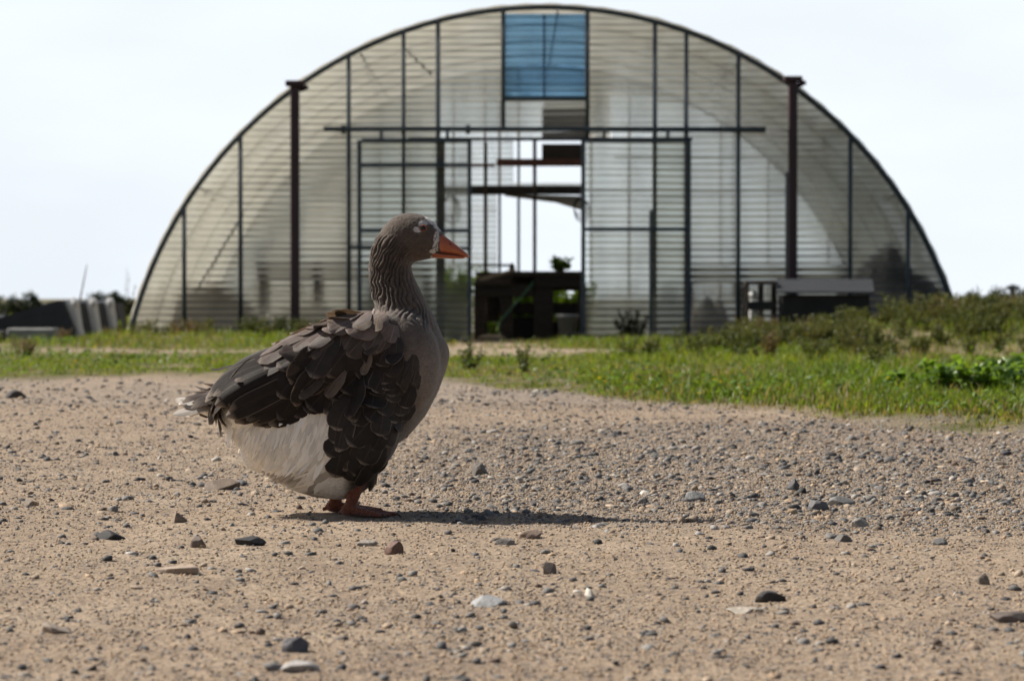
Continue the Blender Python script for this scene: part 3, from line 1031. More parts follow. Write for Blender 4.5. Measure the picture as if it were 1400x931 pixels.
for px, pt, c in ((664, 195, 'oldwood'), (731, 192, 'oldwood')):
    bm = bmesh.new(); box(bm, (ix(px) - .022, D2 - .03, -.02), (ix(px) + .022, D2 + .03, iz(pt)), .004); obj('inner_post', bm, M[c], gh)
bm = bmesh.new(); box(bm, (ix(600), D2 + .04, iz(266)), (ix(800), D2 + .13, iz(254)), .006); obj('inner_beam', bm, M['beamwood'], gh)
bm = bmesh.new(); box(bm, (ix(679), D2 - .08, iz(228)), (ix(800), D2 - .036, iz(218)), .004); obj('inner_board', bm, M['redwood'], gh)
bm = bmesh.new(); box(bm, (ix(600), D2 - .08, iz(229)), (ix(677), D2 - .04, iz(225)), .004); obj('inner_board', bm, M['redwood'], gh)
bm = bmesh.new(); box(bm, (ix(741), D2 + .05, iz(224)), (ix(800), D2 + .09, iz(197)), .004); obj('inner_panel', bm, M['beamwood'], gh)
bm = bmesh.new(); box(bm, (ix(741), D2 + .05, iz(190)), (ix(803), D2 + .09, iz(146)), .004); obj('inner_panel', bm, M['tarp_grey'], gh)
# ragged plastic hanging under the inner beam
bm = bmesh.new()
pts = [(690, 266), (720, 266), (760, 267), (800, 268)]; low = [268, 272, 277, 289]
vs0 = [bm.verts.new((ix(a), D2 + .10 + .02 * (i % 2), iz(b))) for i, (a, b) in enumerate(pts)]
vs1 = [bm.verts.new((ix(a), D2 + .12 - .02 * (i % 2), iz(l))) for i, ((a, b), l) in enumerate(zip(pts, low))]
for i in range(3): bm.faces.new((vs0[i], vs0[i + 1], vs1[i + 1], vs1[i]))
o = obj('torn_sheet', bm, M['tarp_pale'], gh)
# diagonal braces seen through the left of the gable
for a, b in (((262, 400), (330, 290)), ((548, 60), (590, 100))):
    bm = bmesh.new(); tube(bm, (wx(a[0]), D0 + .35, wz(a[1])), (wx(b[0]), D0 + .35, wz(b[1])), .012); obj('brace', bm, M['palesteel'], gh, True)

# red-brown posts in front of the gable
for px, pt, d, lab in ((403.5, 113, 32.3, 'red brown steel post with flat cap before the left side of greenhouse'), (1083.5, 107, 32.3, 'red brown steel post with flat cap on the right behind the metal trough')):
    x = (px - 700) * d / F; zt = CAMH - (pt - HZ) * d / F
    t = thing('steel_post', lab, 'post', (x, d, 0), 'red brown posts before the greenhouse')
    bm = bmesh.new(); box(bm, (x - .05, d - .05, -.1), (x + .05, d + .05, zt - .05), .01); obj('post_shaft', bm, M['rust'], t)
    bm = bmesh.new(); box(bm, (x - .105, d - .07, zt - .048), (x + .105, d + .09, zt + .015), .01)
    tube(bm, (x + .06, d, zt - .09), (x + .14, d + .03, zt - .05), .03); obj('post_cap', bm, M['rust'], t)

# ------------------------------------------------------------------ things in and around the greenhouse
def P(px, py, d): return at(px, py, d)


# workbench inside the doorway
d = 34.2
t = thing('workbench', 'dark wooden workbench with heavy legs standing in the greenhouse doorway', 'workbench', (P(722, 405, d).x, d, 0))
def bx(px0, py0, px1, py1, d0, d1, bev=.006):
    bm = bmesh.new(); a, b = P(px0, py1, d0), P(px1, py0, d0)
    box(bm, (a.x, d0, a.z), (b.x, d1, b.z), bev); return bm
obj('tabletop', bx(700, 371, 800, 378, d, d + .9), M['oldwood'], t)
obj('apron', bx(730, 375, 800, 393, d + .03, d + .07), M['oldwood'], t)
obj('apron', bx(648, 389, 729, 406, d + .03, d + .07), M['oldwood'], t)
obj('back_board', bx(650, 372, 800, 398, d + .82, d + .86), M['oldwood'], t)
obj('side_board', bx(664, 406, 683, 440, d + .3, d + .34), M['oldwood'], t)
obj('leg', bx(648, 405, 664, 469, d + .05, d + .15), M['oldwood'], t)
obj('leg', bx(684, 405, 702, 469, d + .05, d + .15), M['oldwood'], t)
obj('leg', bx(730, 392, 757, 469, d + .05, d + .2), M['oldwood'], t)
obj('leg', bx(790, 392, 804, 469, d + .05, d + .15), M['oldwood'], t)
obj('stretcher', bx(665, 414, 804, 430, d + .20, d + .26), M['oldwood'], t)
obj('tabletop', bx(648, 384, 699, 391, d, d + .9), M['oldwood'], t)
bm = bx(655, 374, 706, 379, d + .1, d + .55)
bmesh.ops.rotate(bm, verts=bm.verts, cent=P(680, 377, d), matrix=Matrix.Rotation(R(-16), 3, 'Y'))
tag(obj('plank', bm, M['palewood']), 'pale weathered plank lying tilted on the workbench', 'plank')


def pot(px, py, d, w, h, lab, mt, z0=None, cat='pot', name='plant_pot', rim=True):
    x = (px - 700) * d / F; z = CAMH - (py - HZ) * d / F
    bm = bmesh.new(); n = 20
    prof = [(.36, 0), (.37, .0), (.47, .84), (.52, .85), (.52, 1), (.47, 1), (.44, .9), (.34, .05)] if rim else [(.3, 0), (.42, .02), (.5, .5), (.36, .8), (.2, .9), (.2, 1.0), (.14, 1.0), (.14, .9)]
    rs = [[bm.verts.new((x + w * r * math.cos(2 * math.pi * k / n), d + w * r * math.sin(2 * math.pi * k / n), z + h * q)) for k in range(n)] for r, q in prof]
    for a, b in zip(rs, rs[1:]):
        for k in range(n): bm.faces.new((a[k], a[(k + 1) % n], b[(k + 1) % n], b[k]))
    bm.faces.new(rs[0][::-1]); bm.faces.new(rs[-1])
    return tag(obj(name, bm, mt, None, True), lab, cat)


pot(700, 371, 34.5, .075, .10, 'small dark jug standing on the left end of the workbench top', M['blackplastic'], cat='jug', name='jug', rim=False)
pot(776, 464, 34.0, .26, .30, 'grey white bucket on the ground under the workbench', M['plasticgrey'], cat='bucket', name='bucket')
single_plant('potted_plant', 'green leafy plant on top of the workbench against the bright rear doorway', 'plant', 764, 371, 34.8, .19, .17, 18, 12, .10, .05, (.09, .17, .025), (.15, .24, .035), 21, z=P(764, 373, 34.9).z)
single_plant('leafy_plant', 'bright green plant behind the workbench seen between its legs', 'plant', 780, 440, 36.2, .74, .34, 44, 24, .13, .07, (.16, .28, .03), (.28, .42, .05), 22, z=0)
single_plant('leafy_plant', 'bright green plant behind the workbench, left of the thick middle leg', 'plant', 716, 440, 36.4, .70, .24, 36, 24, .13, .07, (.16, .27, .03), (.28, .42, .05), 23, z=0)
single_plant('climbing_plant', 'tall green foliage behind the clear panel of the left sliding door', 'plant', 624, 460, 33.5, .92, .24, 44, 40, .11, .055, (.16, .28, .035), (.30, .44, .06), 24, z=0)
single_plant('climbing_plant', 'green leaves showing in the doorway left of the workbench top', 'plant', 656, 440, 36.0, .95, .16, 18, 24, .11, .055, (.17, .30, .035), (.30, .45, .055), 25, z=0)
single_plant('leafy_plant', 'low shaded green plant on the ground under the workbench left side', 'plant', 672, 462, 35.6, .42, .2, 18, 16, .09, .045, (.12, .22, .03), (.22, .34, .05), 26, z=0)
bm = bmesh.new()
hp = [P(728, 388, d + .0), P(715, 404, d - .06), P(697, 424, d - .1), P(684, 440, d - .12), P(680, 458, d - .12), P(682, 468, d - .1)]
path_tube(bm, [hp[0] + Vector((0, .08, .04))] + hp, .013, 8)
tag(obj('garden_hose', bm, M['hose'], None, True), 'green hose hanging diagonally off the workbench', 'hose')
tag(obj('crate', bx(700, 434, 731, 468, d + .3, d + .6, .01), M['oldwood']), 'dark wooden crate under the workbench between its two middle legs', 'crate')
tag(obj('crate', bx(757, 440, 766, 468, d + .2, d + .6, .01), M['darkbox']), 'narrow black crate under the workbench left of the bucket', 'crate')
# dark tray and clutter at the door sill
bm = bx(775, 455, 808, 470, 32.95, 33.35, .01)
t_ = obj('crate', bm, M['blackplastic']); tag(t_, 'low black plastic crate by the foot of right sliding door', 'crate')
bm = bmesh.new(); c = P(672, 466, 33.6)
ell_mesh(bm, (c.x, 33.6, .03), (.16, .14, .05)); tag(obj('rubble_heap', bm, M['palewood'], None, True), 'small pale heap of rubble on the greenhouse floor by the workbench leg', 'heap')
# coils of wire hanging from the beam
for px, py, d_, rr_, lab in ((614, 282, 34.5, .10, 'coil of dark wire hanging behind the left sliding door'), (792, 282, 34.4, .085, 'coil of dark wire hanging beside the right sliding door')):
    bm = bmesh.new()
    for k in range(4):
        cc_ = P(px + k * 1.2, py + k * 2, d_)
        pts = [cc_ + Vector((rr_ * (.8 + .1 * k) * math.cos(q), .02 * math.sin(2 * q + k), rr_ * (1.1 + .18 * k) * math.sin(q))) for q in np.linspace(0, 2 * math.pi, 20)]
        path_tube(bm, pts, .006, 5)
    e = P(px, py, d_)
    path_tube(bm, [e + Vector((.03, 0, -.1)), e + Vector((.05, 0, -.28)), e + Vector((.03, .01, -.45))], .006, 5)
    path_tube(bm, [e + Vector((0, 0, rr_)), e + Vector((0, .0, rr_ + .1))], .006, 5)
    tag(obj('wire_coil', bm, M['wire']), lab, 'wire', 'wire coils hanging in the greenhouse')

# long benches inside, along both sides
for px0, px1, py, d_, lab in ((350, 592, 358, 36.6, 'long low potting bench inside the left half of the greenhouse'), (935, 1165, 362, 37.2, 'long low potting bench inside the right half of the greenhouse')):
    a, b = P(px0, py, d_), P(px1, py, d_)
    t = thing('potting_bench', lab, 'bench', ((a.x + b.x) / 2, d_, 0), 'benches inside the greenhouse')
    bm = bmesh.new(); box(bm, (a.x, d_, a.z - .07), (b.x, d_ + .9, a.z), .01); obj('bench_top', bm, M['oldwood'], t)
    for q in range(4):
        x = a.x + .08 + (b.x - a.x - .16) * q / 3
        for yy in (d_ + .05, d_ + .78):
            bm = bmesh.new(); box(bm, (x - .04, yy, 0), (x + .04, yy + .08, a.z - .072), .004); obj('leg', bm, M['oldwood'], t)
    bm = bmesh.new(); box(bm, (a.x + .02, d_ - .03, a.z - .24), (b.x - .02, d_ - .002, a.z - .074), .004); obj('apron', bm, M['oldwood'], t)


def heap(name, lab, cat, prof, d, dep, mt, seed, amp=.04, parent=None):
    """a lumpy heap: silhouette height given along x, rounded off in depth"""
    xs = np.array([(a - 700) * d / F for a, b in prof]); zs = np.array([CAMH - (b - HZ) * d / F for a, b in prof])
    nx, nyy = 50, 20
    X_ = np.linspace(xs[0], xs[-1], nx); Y_ = np.linspace(-1, 1, nyy)
    XX, YY = np.meshgrid(X_, Y_)
    H = np.interp(XX, xs, zs) * np.sqrt(np.maximum(1 - YY ** 2, 0)) ** .8
    H = H + amp * noise3(XX * 3.5, YY * 1.8, 0, seed) * (1 - YY ** 2) + amp * .5 * noise3(XX * 8, YY * 4, 0, seed + 1) * (1 - YY ** 2)
    V = np.stack([XX, d + dep * (YY + 1), np.maximum(H, -.02)], -1)
    W = V.copy(); W[..., 2] = -.03
    ii = np.arange(nx * nyy).reshape(nyy, nx)
    Q = np.stack([ii[:-1, :-1], ii[:-1, 1:], ii[1:, 1:], ii[1:, :-1]], -1).reshape(-1, 4)
    me = np_mesh(name, V.reshape(-1, 3), None, Q)
    o = link(name, me, mt, None, True)
    return tag(o, lab, cat)


heap('covered_heap', 'sheeted hump inside the far left corner of the greenhouse', 'heap', [(228, 466), (236, 410), (262, 388), (290, 384), (312, 398), (335, 420), (372, 462)], 33.6, .6, M['soilheap'], 3)
heap('covered_heap', 'dark peaked tarpaulin heap inside the right end of the greenhouse', 'heap', [(1120, 466), (1160, 386), (1195, 352), (1222, 332), (1234, 338), (1246, 362), (1285, 388), (1304, 420)], 33.0, .6, M['tarp_black'], 5)
heap('covered_heap', 'low pale sheeted hump inside, left of the left red brown post', 'heap', [(330, 466), (352, 430), (385, 418), (440, 412), (470, 440), (490, 466)], 33.9, .5, M['tarp_pale'], 7, .03)
# cone shaped bundle against the plastic on the right
heap('bundle', 'grey cone shaped bundle inside the plastic, right of the right sliding door', 'bundle', [(945, 466), (955, 440), (963, 408), (968, 405), (974, 408), (986, 436), (1003, 466)], 33.0, .18, M['tarp_grey'], 11, .015)
heap('bundle', 'pale crumpled sheet lying behind the grey cone shaped bundle', 'bundle', [(940, 466), (948, 418), (958, 410), (972, 418), (984, 404), (992, 416), (1000, 440), (1012, 466)], 33.5, .2, M['tarp_pale'], 12, .03)

# metal trough on a stand before the right of the greenhouse
d = 31.2
t = thing('trough', 'long dark trough with a sloping grey metal lid before the greenhouse', 'trough', (P(1128, 405, d).x, d, 0))
a, b = P(1062, 405, d), P(1194, 405, d)
zt, zb = P(0, 381, d).z, P(0, 399, d).z
bm = bmesh.new()                                  # ribbed lid sloping to the front
n = 48
r0, r1 = [], []
for k in range(n + 1):
    x = a.x + (b.x - a.x) * k / n
    q = 0.0
    r0.append((x + .04, d + .42, zt + q)); r1.append((x, d - .08, zb + q))
A0 = [bm.verts.new(p_) for p_ in r0]; A1 = [bm.verts.new(p_) for p_ in r1]
B0 = [bm.verts.new(Vector(p_) - Vector((0, 0, .02))) for p_ in r0]; B1 = [bm.verts.new(Vector(p_) - Vector((0, 0, .02))) for p_ in r1]
for k in range(n):
    bm.faces.new((A0[k], A0[k + 1], A1[k + 1], A1[k])); bm.faces.new((B0[k], B1[k], B1[k + 1], B0[k + 1]))
    bm.faces.new((A1[k], A1[k + 1], B1[k + 1], B1[k])); bm.faces.new((A0[k + 1], A0[k], B0[k], B0[k + 1]))
bm.faces.new((A0[0], A1[0], B1[0], B0[0])); bm.faces.new((A0[-1], B0[-1], B1[-1], A1[-1]))
obj('lid', bm, M['lidmetal'], t)
bm = bmesh.new(); box(bm, (a.x + .05, d - .0, .22), (b.x - .04, d + .38, zb - .035), .01); obj('trough_body', bm, M['darkbox'], t)
for x in (a.x + .1, b.x - .1):
    for yy in (d + .02, d + .3):
        bm = bmesh.new(); box(bm, (x - .035, yy, 0), (x + .035, yy + .06, .218), .004); obj('leg', bm, M['oldwood'], t)
# little open frame standing left of it
d = 31.3
t = thing('stand', 'small dark open stand left of the metal trough', 'stand', (P(1040, 405, d).x, d, 0))
for px in (1022, 1042, 1060):
    for yy in (d, d + .3):
        x = P(px, 405, d).x; bm = bmesh.new(); box(bm, (x - .018, yy, 0), (x + .018, yy + .04, P(0, 389, d).z), .003); obj('leg', bm, M['oldwood'], t)
bm = bmesh.new(); box(bm, (P(1019, 0, d).x, d - .02, P(0, 389, d).z + .002), (P(1063, 0, d).x, d + .36, P(0, 385, d).z), .004); obj('stand_top', bm, M['oldwood'], t)
bm = bmesh.new(); box(bm, (P(1022, 0, d).x, d - .012, P(0, 424, d).z), (P(1060, 0, d).x, d - .002, P(0, 412, d).z), .002); obj('stand_panel', bm, M['darkbox'], t)
bm = bmesh.new(); c = P(1031, 405, d)
ell_mesh(bm, (c.x, d + .2, c.z), (.06, .06, .06), sub=2)
for v in bm.verts: v.co.x += .012 * math.sin(v.co.z * 90); v.co.z += .008 * math.sin(v.co.x * 80)
box(bm, (P(1026, 0, d).x, d + .12, .0), (P(1037, 0, d).x, d + .28, c.z - .055), .01)
tag(obj('bag', bm, M['plasticwhite'], None, True), 'small white bag inside the open stand', 'bag')

# ---------------------------------------------------------------- left: cold frames and leaning panels
d = 33.5
bm = bmesh.new()                                  # big dark slab leaning, seen side on
pr = [(-40, 466), (-40, 428), (0, 440 - 6), (78, 411), (86, 411), (102, 452), (96, 466)]
fr = [bm.verts.new(P(a_, b_, d)) for a_, b_ in pr]
bk = [bm.verts.new(P(a_, b_, d) + Vector((0, .9, 0))) for a_, b_ in pr]
bm.faces.new(fr); bm.faces.new(bk[::-1])
for k in range(len(pr)): bm.faces.new((fr[k], bk[k], bk[(k + 1) % len(pr)], fr[(k + 1) % len(pr)]))
t = thing('shelter', 'low dark slate coloured shelter with a sloping top at the left edge', 'shelter', (P(40, 0, d).x, d, 0))
obj('shelter_wall', bm, M['bluegreyboard'], t)
bm = bmesh.new(); box(bm, (P(-42, 0, d).x, d - .03, .0), (P(98, 0, d).x, d - .003, .05), .004); obj('sill', bm, M['concrete'], t)
for k, (px, lab) in enumerate(((104, 'leftmost of the three tilted pale grey panels leaning behind the grass'), (129, 'middle of the three tilted pale grey panels leaning behind the grass'), (152, 'rightmost of the three tilted pale grey panels leaning behind the grass'))):
    dd = d + .15 + .3 * k
    t = thing('leaning_panel', lab, 'panel', (P(px, 0, dd).x, dd, 0), 'pale panels leaning left of the greenhouse')
    def slab(poly, dd_, th_):
        bm = bmesh.new()
        f0 = [bm.verts.new(P(a_, b_, dd_)) for a_, b_ in poly]; f1 = [bm.verts.new(P(a_, b_, dd_) + Vector((.05, th_, 0))) for a_, b_ in poly]
        bm.faces.new(f0); bm.faces.new(f1[::-1])
        for i in range(len(poly)): bm.faces.new((f0[i], f1[i], f1[(i + 1) % len(poly)], f0[(i + 1) % len(poly)]))
        return bm
    obj('sheet', slab([(px - 21, 411), (px - 3, 409), (px + 3, 448), (px + 9, 468), (px + 2, 468)], dd, .06), M['panelwhite'], t)
    bm = bmesh.new(); tube(bm, P(px - 3, 410, dd - .04), P(px + 2.5, 418, dd - .04), .044, .032, 12); tube(bm, P(px - 3, 410, dd - .04), P(px - 3, 410, dd + .9), .03, .03, 12)  # glossy white tubes added at the panel top to stand for its glint
    obj('glint_tube', bm, M['panelgloss'], t, True)
    obj('dark_side', slab([(px - 1, 417), (px + 6, 414), (px + 16, 468), (px + 8, 468)], dd + .07, .30), M['bluegreyboard'], t)
d = 32.6
bm = bmesh.new(); a, b = P(9, 470, d), P(74, 449, d); box(bm, (a.x, d, -.02), (b.x, d + .4, b.z), .015)
tag(obj('concrete_block', bm, M['concrete']), 'low pale concrete block in front of the dark shelter', 'block')
bm = bmesh.new(); a, b = P(-14, 470, d), P(6, 452, d); box(bm, (a.x, d - .1, -.02), (b.x, d + .3, b.z), .015)
tag(obj('dark_block', bm, M['darkbox']), 'small dark box at the very left edge beside the concrete block', 'box')
bm = bmesh.new(); path_tube(bm, [P(109, 412, 36), P(113, 392, 36), P(119, 362, 36)], [.011, .009, .006], 6)
tag(obj('thin_pole', bm, M['greymetal'], None, True), 'thin pale pole leaning up behind the tilted panels', 'pole')
bm = bmesh.new(); c = P(1385, 0, 60)
box(bm, (c.x - .06, 60, 0), (c.x + .06, 60.12, P(0, 389, 60).z), .01); box(bm, (c.x - .14, 60 - .02, P(0, 396, 60).z), (c.x + .14, 60.14, P(0, 391, 60).z), .01)
tag(obj('field_post', bm, M['greymetal']), 'pale grey post in the field near the right edge', 'post')


# ------------------------------------------------------------------ far trees
def tree(px, d, h, wd, lab, seed, trunk_h=.3, name='tree', grp='trees on the horizon'):
    q = np.random.default_rng(seed)
    x = (px - 700) * d / F
    zb_ = hz(x, d)
    t = thing(name, lab, 'tree', (x, d, zb_), grp)
    bm = bmesh.new()
    tube(bm, (x, d, zb_ - .2), (x + .1 * h * .2, d, zb_ + h * .7), .035 * h, .012 * h, 8)
    for k in range(5):
        a_ = q.random() * 6.28
        tube(bm, (x, d, zb_ + h * (.3 + .08 * k)), (x + math.cos(a_) * wd * .35, d + math.sin(a_) * wd * .35, zb_ + h * (.5 + .09 * k)), .014 * h, .005 * h, 5)
    obj('trunk', bm, M['bark'], t)
    ncl = 26
    cs = []
    for k in range(ncl):
        u = q.random(); a_ = q.random() * 6.28; hh = trunk_h + (1 - trunk_h) * u
        rr_ = wd * .5 * (1 - abs(2 * u - .8) ** 2 * .7) * math.sqrt(q.random())
        cs.append((math.cos(a_) * rr_, math.sin(a_) * rr_, h * hh * .95, wd * (.10 + .12 * q.random())))
    nl = 110
    cs = np.array(cs)
    k = np.repeat(np.arange(ncl), nl)
    dirv = q.normal(size=(len(k), 3)); dirv /= np.linalg.norm(dirv, axis=1, keepdims=True)
    C = cs[k, :3] + dirv * cs[k, 3:4] * q.random((len(k), 1)) ** .4
    cc = np.array([(.020, .030, .014)]) * (.6 + .8 * q.random((len(k), 1)))
    link('crown', merge('crown', [leaves_mesh(C, dirv + q.normal(size=dirv.shape) * .4, .05 * h * (.6 + .7 * q.random(len(k))), .028 * h, cc, q)]), M['leaf'], t)


TR = [(-6, 165, 3.45, 2.6, 'grey tree top at the far left edge of the horizon'), (18, 150, 3.40, 2.0, 'dark rounded tree behind the left end of the shelter'), (40, 152, 3.55, 2.0, 'taller dark tree above the middle of the sloping shelter'),
      (138, 150, 3.80, 2.2, 'dark tree behind the tilted pale panels'), (157, 155, 3.6, 2.0, 'small dark tree between the tilted panels and the greenhouse'), (172, 158, 3.45, 2.0, 'lowest dark tree close to the left corner of the greenhouse'),
      (1325, 160, 3.6, 3.2, 'low spreading tree just right of the greenhouse'), (1362, 158, 3.75, 2.8, 'dark bushy tree left of the pale field post'), (1398, 150, 3.9, 2.8, 'dark tree at the right edge of the horizon')]
for i, (px, d, h, wd, lab) in enumerate(TR):
    tree(px, d, h, wd, lab, 300 + i, .45)
# far hedge line that reads as one mass
q = np.random.default_rng(9)
n = 50000
y = 210 + 6 * q.random(n); x = (q.random(n) * 2 - 1) * 130
hh = 1.5 * (.65 + .35 * fbm(x * .35, x * 0, 3, 3)) * q.random(n) ** .8
C = np.stack([x, y, hh - 3.0 + 1.75], -1)
me = merge('far_hedge', [leaves_mesh(C, q.normal(size=(n, 3)), .5, .3, np.array([(.03, .042, .026)]) * (.7 + .6 * q.random((n, 1))), q)])
tag(link('far_hedge', me, M['leaf']), 'dark distant hedge line along the horizon', 'hedge', kind='stuff')
# ------------------------------------------------------------------ the goose
KS = 565.0
def gx(px): return (px - 480.0) / KS
def gz(py): return (707.0 - py) / KS


GZ = float(height(np.array([GX]), np.array([GY]))[0])
goose = thing('goose', 'grey brown domestic goose with white belly and orange bill standing in profile', 'goose', (GX, GY, GZ))


def loft(bm, secs, n=28):
    """secs: list of (centre Vector, axis_u Vector, axis_v Vector, power)"""
    rings = []
    for c, u, v, pw in secs:
        r = []
        for k in range(n):
            t = 2 * math.pi * k / n
            a, b = math.cos(t), math.sin(t)
            e = 2.0 / pw
            r.append(bm.verts.new(c + u * math.copysign(abs(a) ** e, a) + v * math.copysign(abs(b) ** e, b)))
        rings.append(r)
    for a, b in zip(rings, rings[1:]):
        for k in range(n): bm.faces.new((a[k], a[(k + 1) % n], b[(k + 1) % n], b[k]))
    bm.faces.new(rings[0][::-1]); bm.faces.new(rings[-1])


def vslices(bm, sl, pw=2.35):
    secs = []
    for px, t, b, hw in sl:
        zt, zb = gz(t), gz(b)
        secs.append((Vector((gx(px), 0, (zt + zb) / 2)), Vector((0, hw, 0)), Vector((0, 0, (zt - zb) / 2)), pw))
    loft(bm, secs)


bm = bmesh.new()
vslices(bm, [(240, 554, 557, .012), (265, 550, 565, .04), (290, 541, 576, .066), (310, 533, 598, .084), (330, 520, 622, .099), (350, 507, 643, .111), (375, 489, 662, .122), (400, 474, 675, .130),
             (430, 460, 684, .136), (460, 453, 687, .140), (485, 449, 684, .140), (505, 446, 668, .138), (518, 444, 640, .136), (540, 440, 612, .128), (560, 440, 596, .114), (580, 446, 572, .093), (597, 455, 540, .067), (608, 468, 510, .038), (613, 482, 492, .012)])
# neck
np_ = [(552, 492, 56, .098, 15), (553, 466, 56, .092, 12), (553, 445, 47, .082, 8), (549, 424, 38, .066, 4), (542, 406, 34.5, .056, 0), (535.5, 388, 30.5, .048, -6), (532, 370, 28.5, .0435, 0), (535, 352, 29.5, .043, 10), (542, 336, 30, .042, 18), (552, 322, 26, .038, 28)]
loft(bm, [(Vector((gx(a), 0, gz(b))), Vector((r / KS * math.cos(R(t)), 0, -r / KS * math.sin(R(t)))), Vector((0, s_, 0)), 2.0) for a, b, r, s_, t in np_])
# head
vslices(bm, [(516, 322, 346, .012), (522, 313, 350, .025), (531, 303, 355, .034), (542, 296.5, 359, .0395), (554, 293.5, 361.5, .042), (565, 293.2, 361, .0425), (575, 295.5, 359.5, .040), (584, 300, 357.5, .035), (592, 306, 356, .0285), (598, 313, 355, .023), (605, 322, 353, .016)], 2.0)
# folded wings and thighs swell out of the body
for sy in (-1, 1):
    ell_mesh(bm, (gx(428), sy * .094, gz(506)), (.240, .060, .084), Matrix.Rotation(R(-27), 3, 'Y'), 4)
    ell_mesh(bm, (gx(497), sy * .088, gz(585)), (.088, .066, .125), Matrix.Rotation(R(8), 3, 'Y'), 4)
    ell_mesh(bm, (gx(545), sy * .06, gz(500)), (.10, .075, .13), None, 4)
ell_mesh(bm, (gx(352), .05, gz(626)), (.055, .06, .045), Matrix.Rotation(R(30), 3, 'Y'), 3)
# legs and webbed feet
LEG = []
def leg(cx, cy, yaw, sx=0):
    c, s_ = math.cos(yaw), math.sin(yaw)
    def L(x, y, z): return Vector((cx + x * c - y * s_, cy + x * s_ + y * c, z))
    hip, hock, ank = L(.028, 0, .15), L(.020 + sx, 0, .085), L(0, 0, .016)
    path_tube(bm, [hip, hock, ank + Vector((.002, 0, .008))], [.024, .0165, .0145], 14)
    ell_mesh(bm, hock, (.018, .017, .02), None, 2)
    ell_mesh(bm, ank, (.021, .018, .016), None, 2)
    LEG.append((hip, hock)); LEG.append((hock, ank))
    toes = []
    for ang, ln in ((-24, .098), (2, .118), (27, .095)):
        a_ = R(ang)
        pts = [L(0, 0, .015), L(math.cos(a_) * ln * .35, math.sin(a_) * ln * .35, .0135), L(math.cos(a_) * ln * .7, math.sin(a_) * ln * .7, .0085), L(math.cos(a_) * ln, math.sin(a_) * ln, .0055)]
        path_tube(bm, pts, [.0125, .0095, .0075, .0045], 10)
        for q_ in pts[1:3]: ell_mesh(bm, q_, (.011, .0095, .0085), None, 2)
        toes.append(pts)
        LEG.append((pts[0], pts[-1]))
    for a_, b_ in ((0, 1), (1, 2)):
        top, bot = [], []
        ring = [toes[a_][0], toes[a_][1], toes[a_][2], toes[a_][2].lerp(toes[a_][3], .8), (toes[a_][3] + toes[b_][3]) * .5 - (L(.014, 0, 0) - L(0, 0, 0)), toes[b_][2].lerp(toes[b_][3], .8), toes[b_][2], toes[b_][1]]
        for q_ in ring:
            top.append(bm.verts.new((q_.x, q_.y, q_.z * .6 + .0045))); bot.append(bm.verts.new((q_.x, q_.y, .0005)))
        bm.faces.new(top); bm.faces.new(bot[::-1])
        for i in range(8): bm.faces.new((top[i], bot[i], bot[(i + 1) % 8], top[(i + 1) % 8]))
    h0, h1 = L(-.004, .004, .018), L(-.028, .006, .006)
    path_tube(bm, [h0, h1], [.009, .0045], 8); LEG.append((h0, h1))


leg(gx(477), -.058, R(-6), .004)
leg(gx(452), .062, R(10), .0)
bmesh.ops.recalc_face_normals(bm, faces=bm.faces)
me = bpy.data.meshes.new('goose_raw')
bm.to_mesh(me); bm.free()
tmp = bpy.data.objects.new('goose_raw', me); COL.objects.link(tmp)
md = tmp.modifiers.new('r', 'REMESH'); md.mode = 'VOXEL'; md.voxel_size = .0026
dg = bpy.context.evaluated_depsgraph_get()
me = bpy.data.meshes.new_from_object(tmp.evaluated_get(dg))
bpy.data.objects.remove(tmp)
nv = len(me.vertices)
co_ = np.empty(nv * 3, np.float32); me.vertices.foreach_get('co', co_); co_ = co_.reshape(-1, 3).astype(float)
ed = np.empty(len(me.edges) * 2, np.int32); me.edges.foreach_get('vertices', ed); ed = ed.reshape(-1, 2)


def seg_dist(p_, a, b):
    a, b = np.array(a), np.array(b); ab = b - a
    t = np.clip(((p_ - a) @ ab) / (ab @ ab), 0, 1)
    return np.linalg.norm(p_ - (a + t[:, None] * ab), axis=1)


dleg = np.min([seg_dist(co_, a, b) for a, b in LEG], axis=0)
deg = np.bincount(ed.ravel(), minlength=nv).astype(float)


def smooth(c, it, wgt):
    for _ in range(it):
        acc = np.stack([np.bincount(ed[:, 0], c[ed[:, 1], k], nv) + np.bincount(ed[:, 1], c[ed[:, 0], k], nv) for k in range(3)], -1) / deg[:, None]
        c = c + (acc - c) * wgt[:, None] * .5
    return c


isleg = (dleg < .024) & (co_[:, 2] < .115)
wgt = np.where(isleg, .25, 1.0)
co_ = smooth(co_, 26, wgt)
# plain body kept for laying feathers on
PX, PY = co_[:, 0] * KS + 480, 707 - co_[:, 2] * KS
me.vertices.foreach_set('co', co_.astype(np.float32).ravel()); me.update()
vn = np.empty(nv * 3, np.float32); me.vertices.foreach_get('normal', vn); vn = vn.reshape(-1, 3).astype(float)
bmb = bmesh.new(); bmb.from_mesh(me); bvh = BVHTree.FromBMesh(bmb); bmb.free()
base_co = co_.copy()
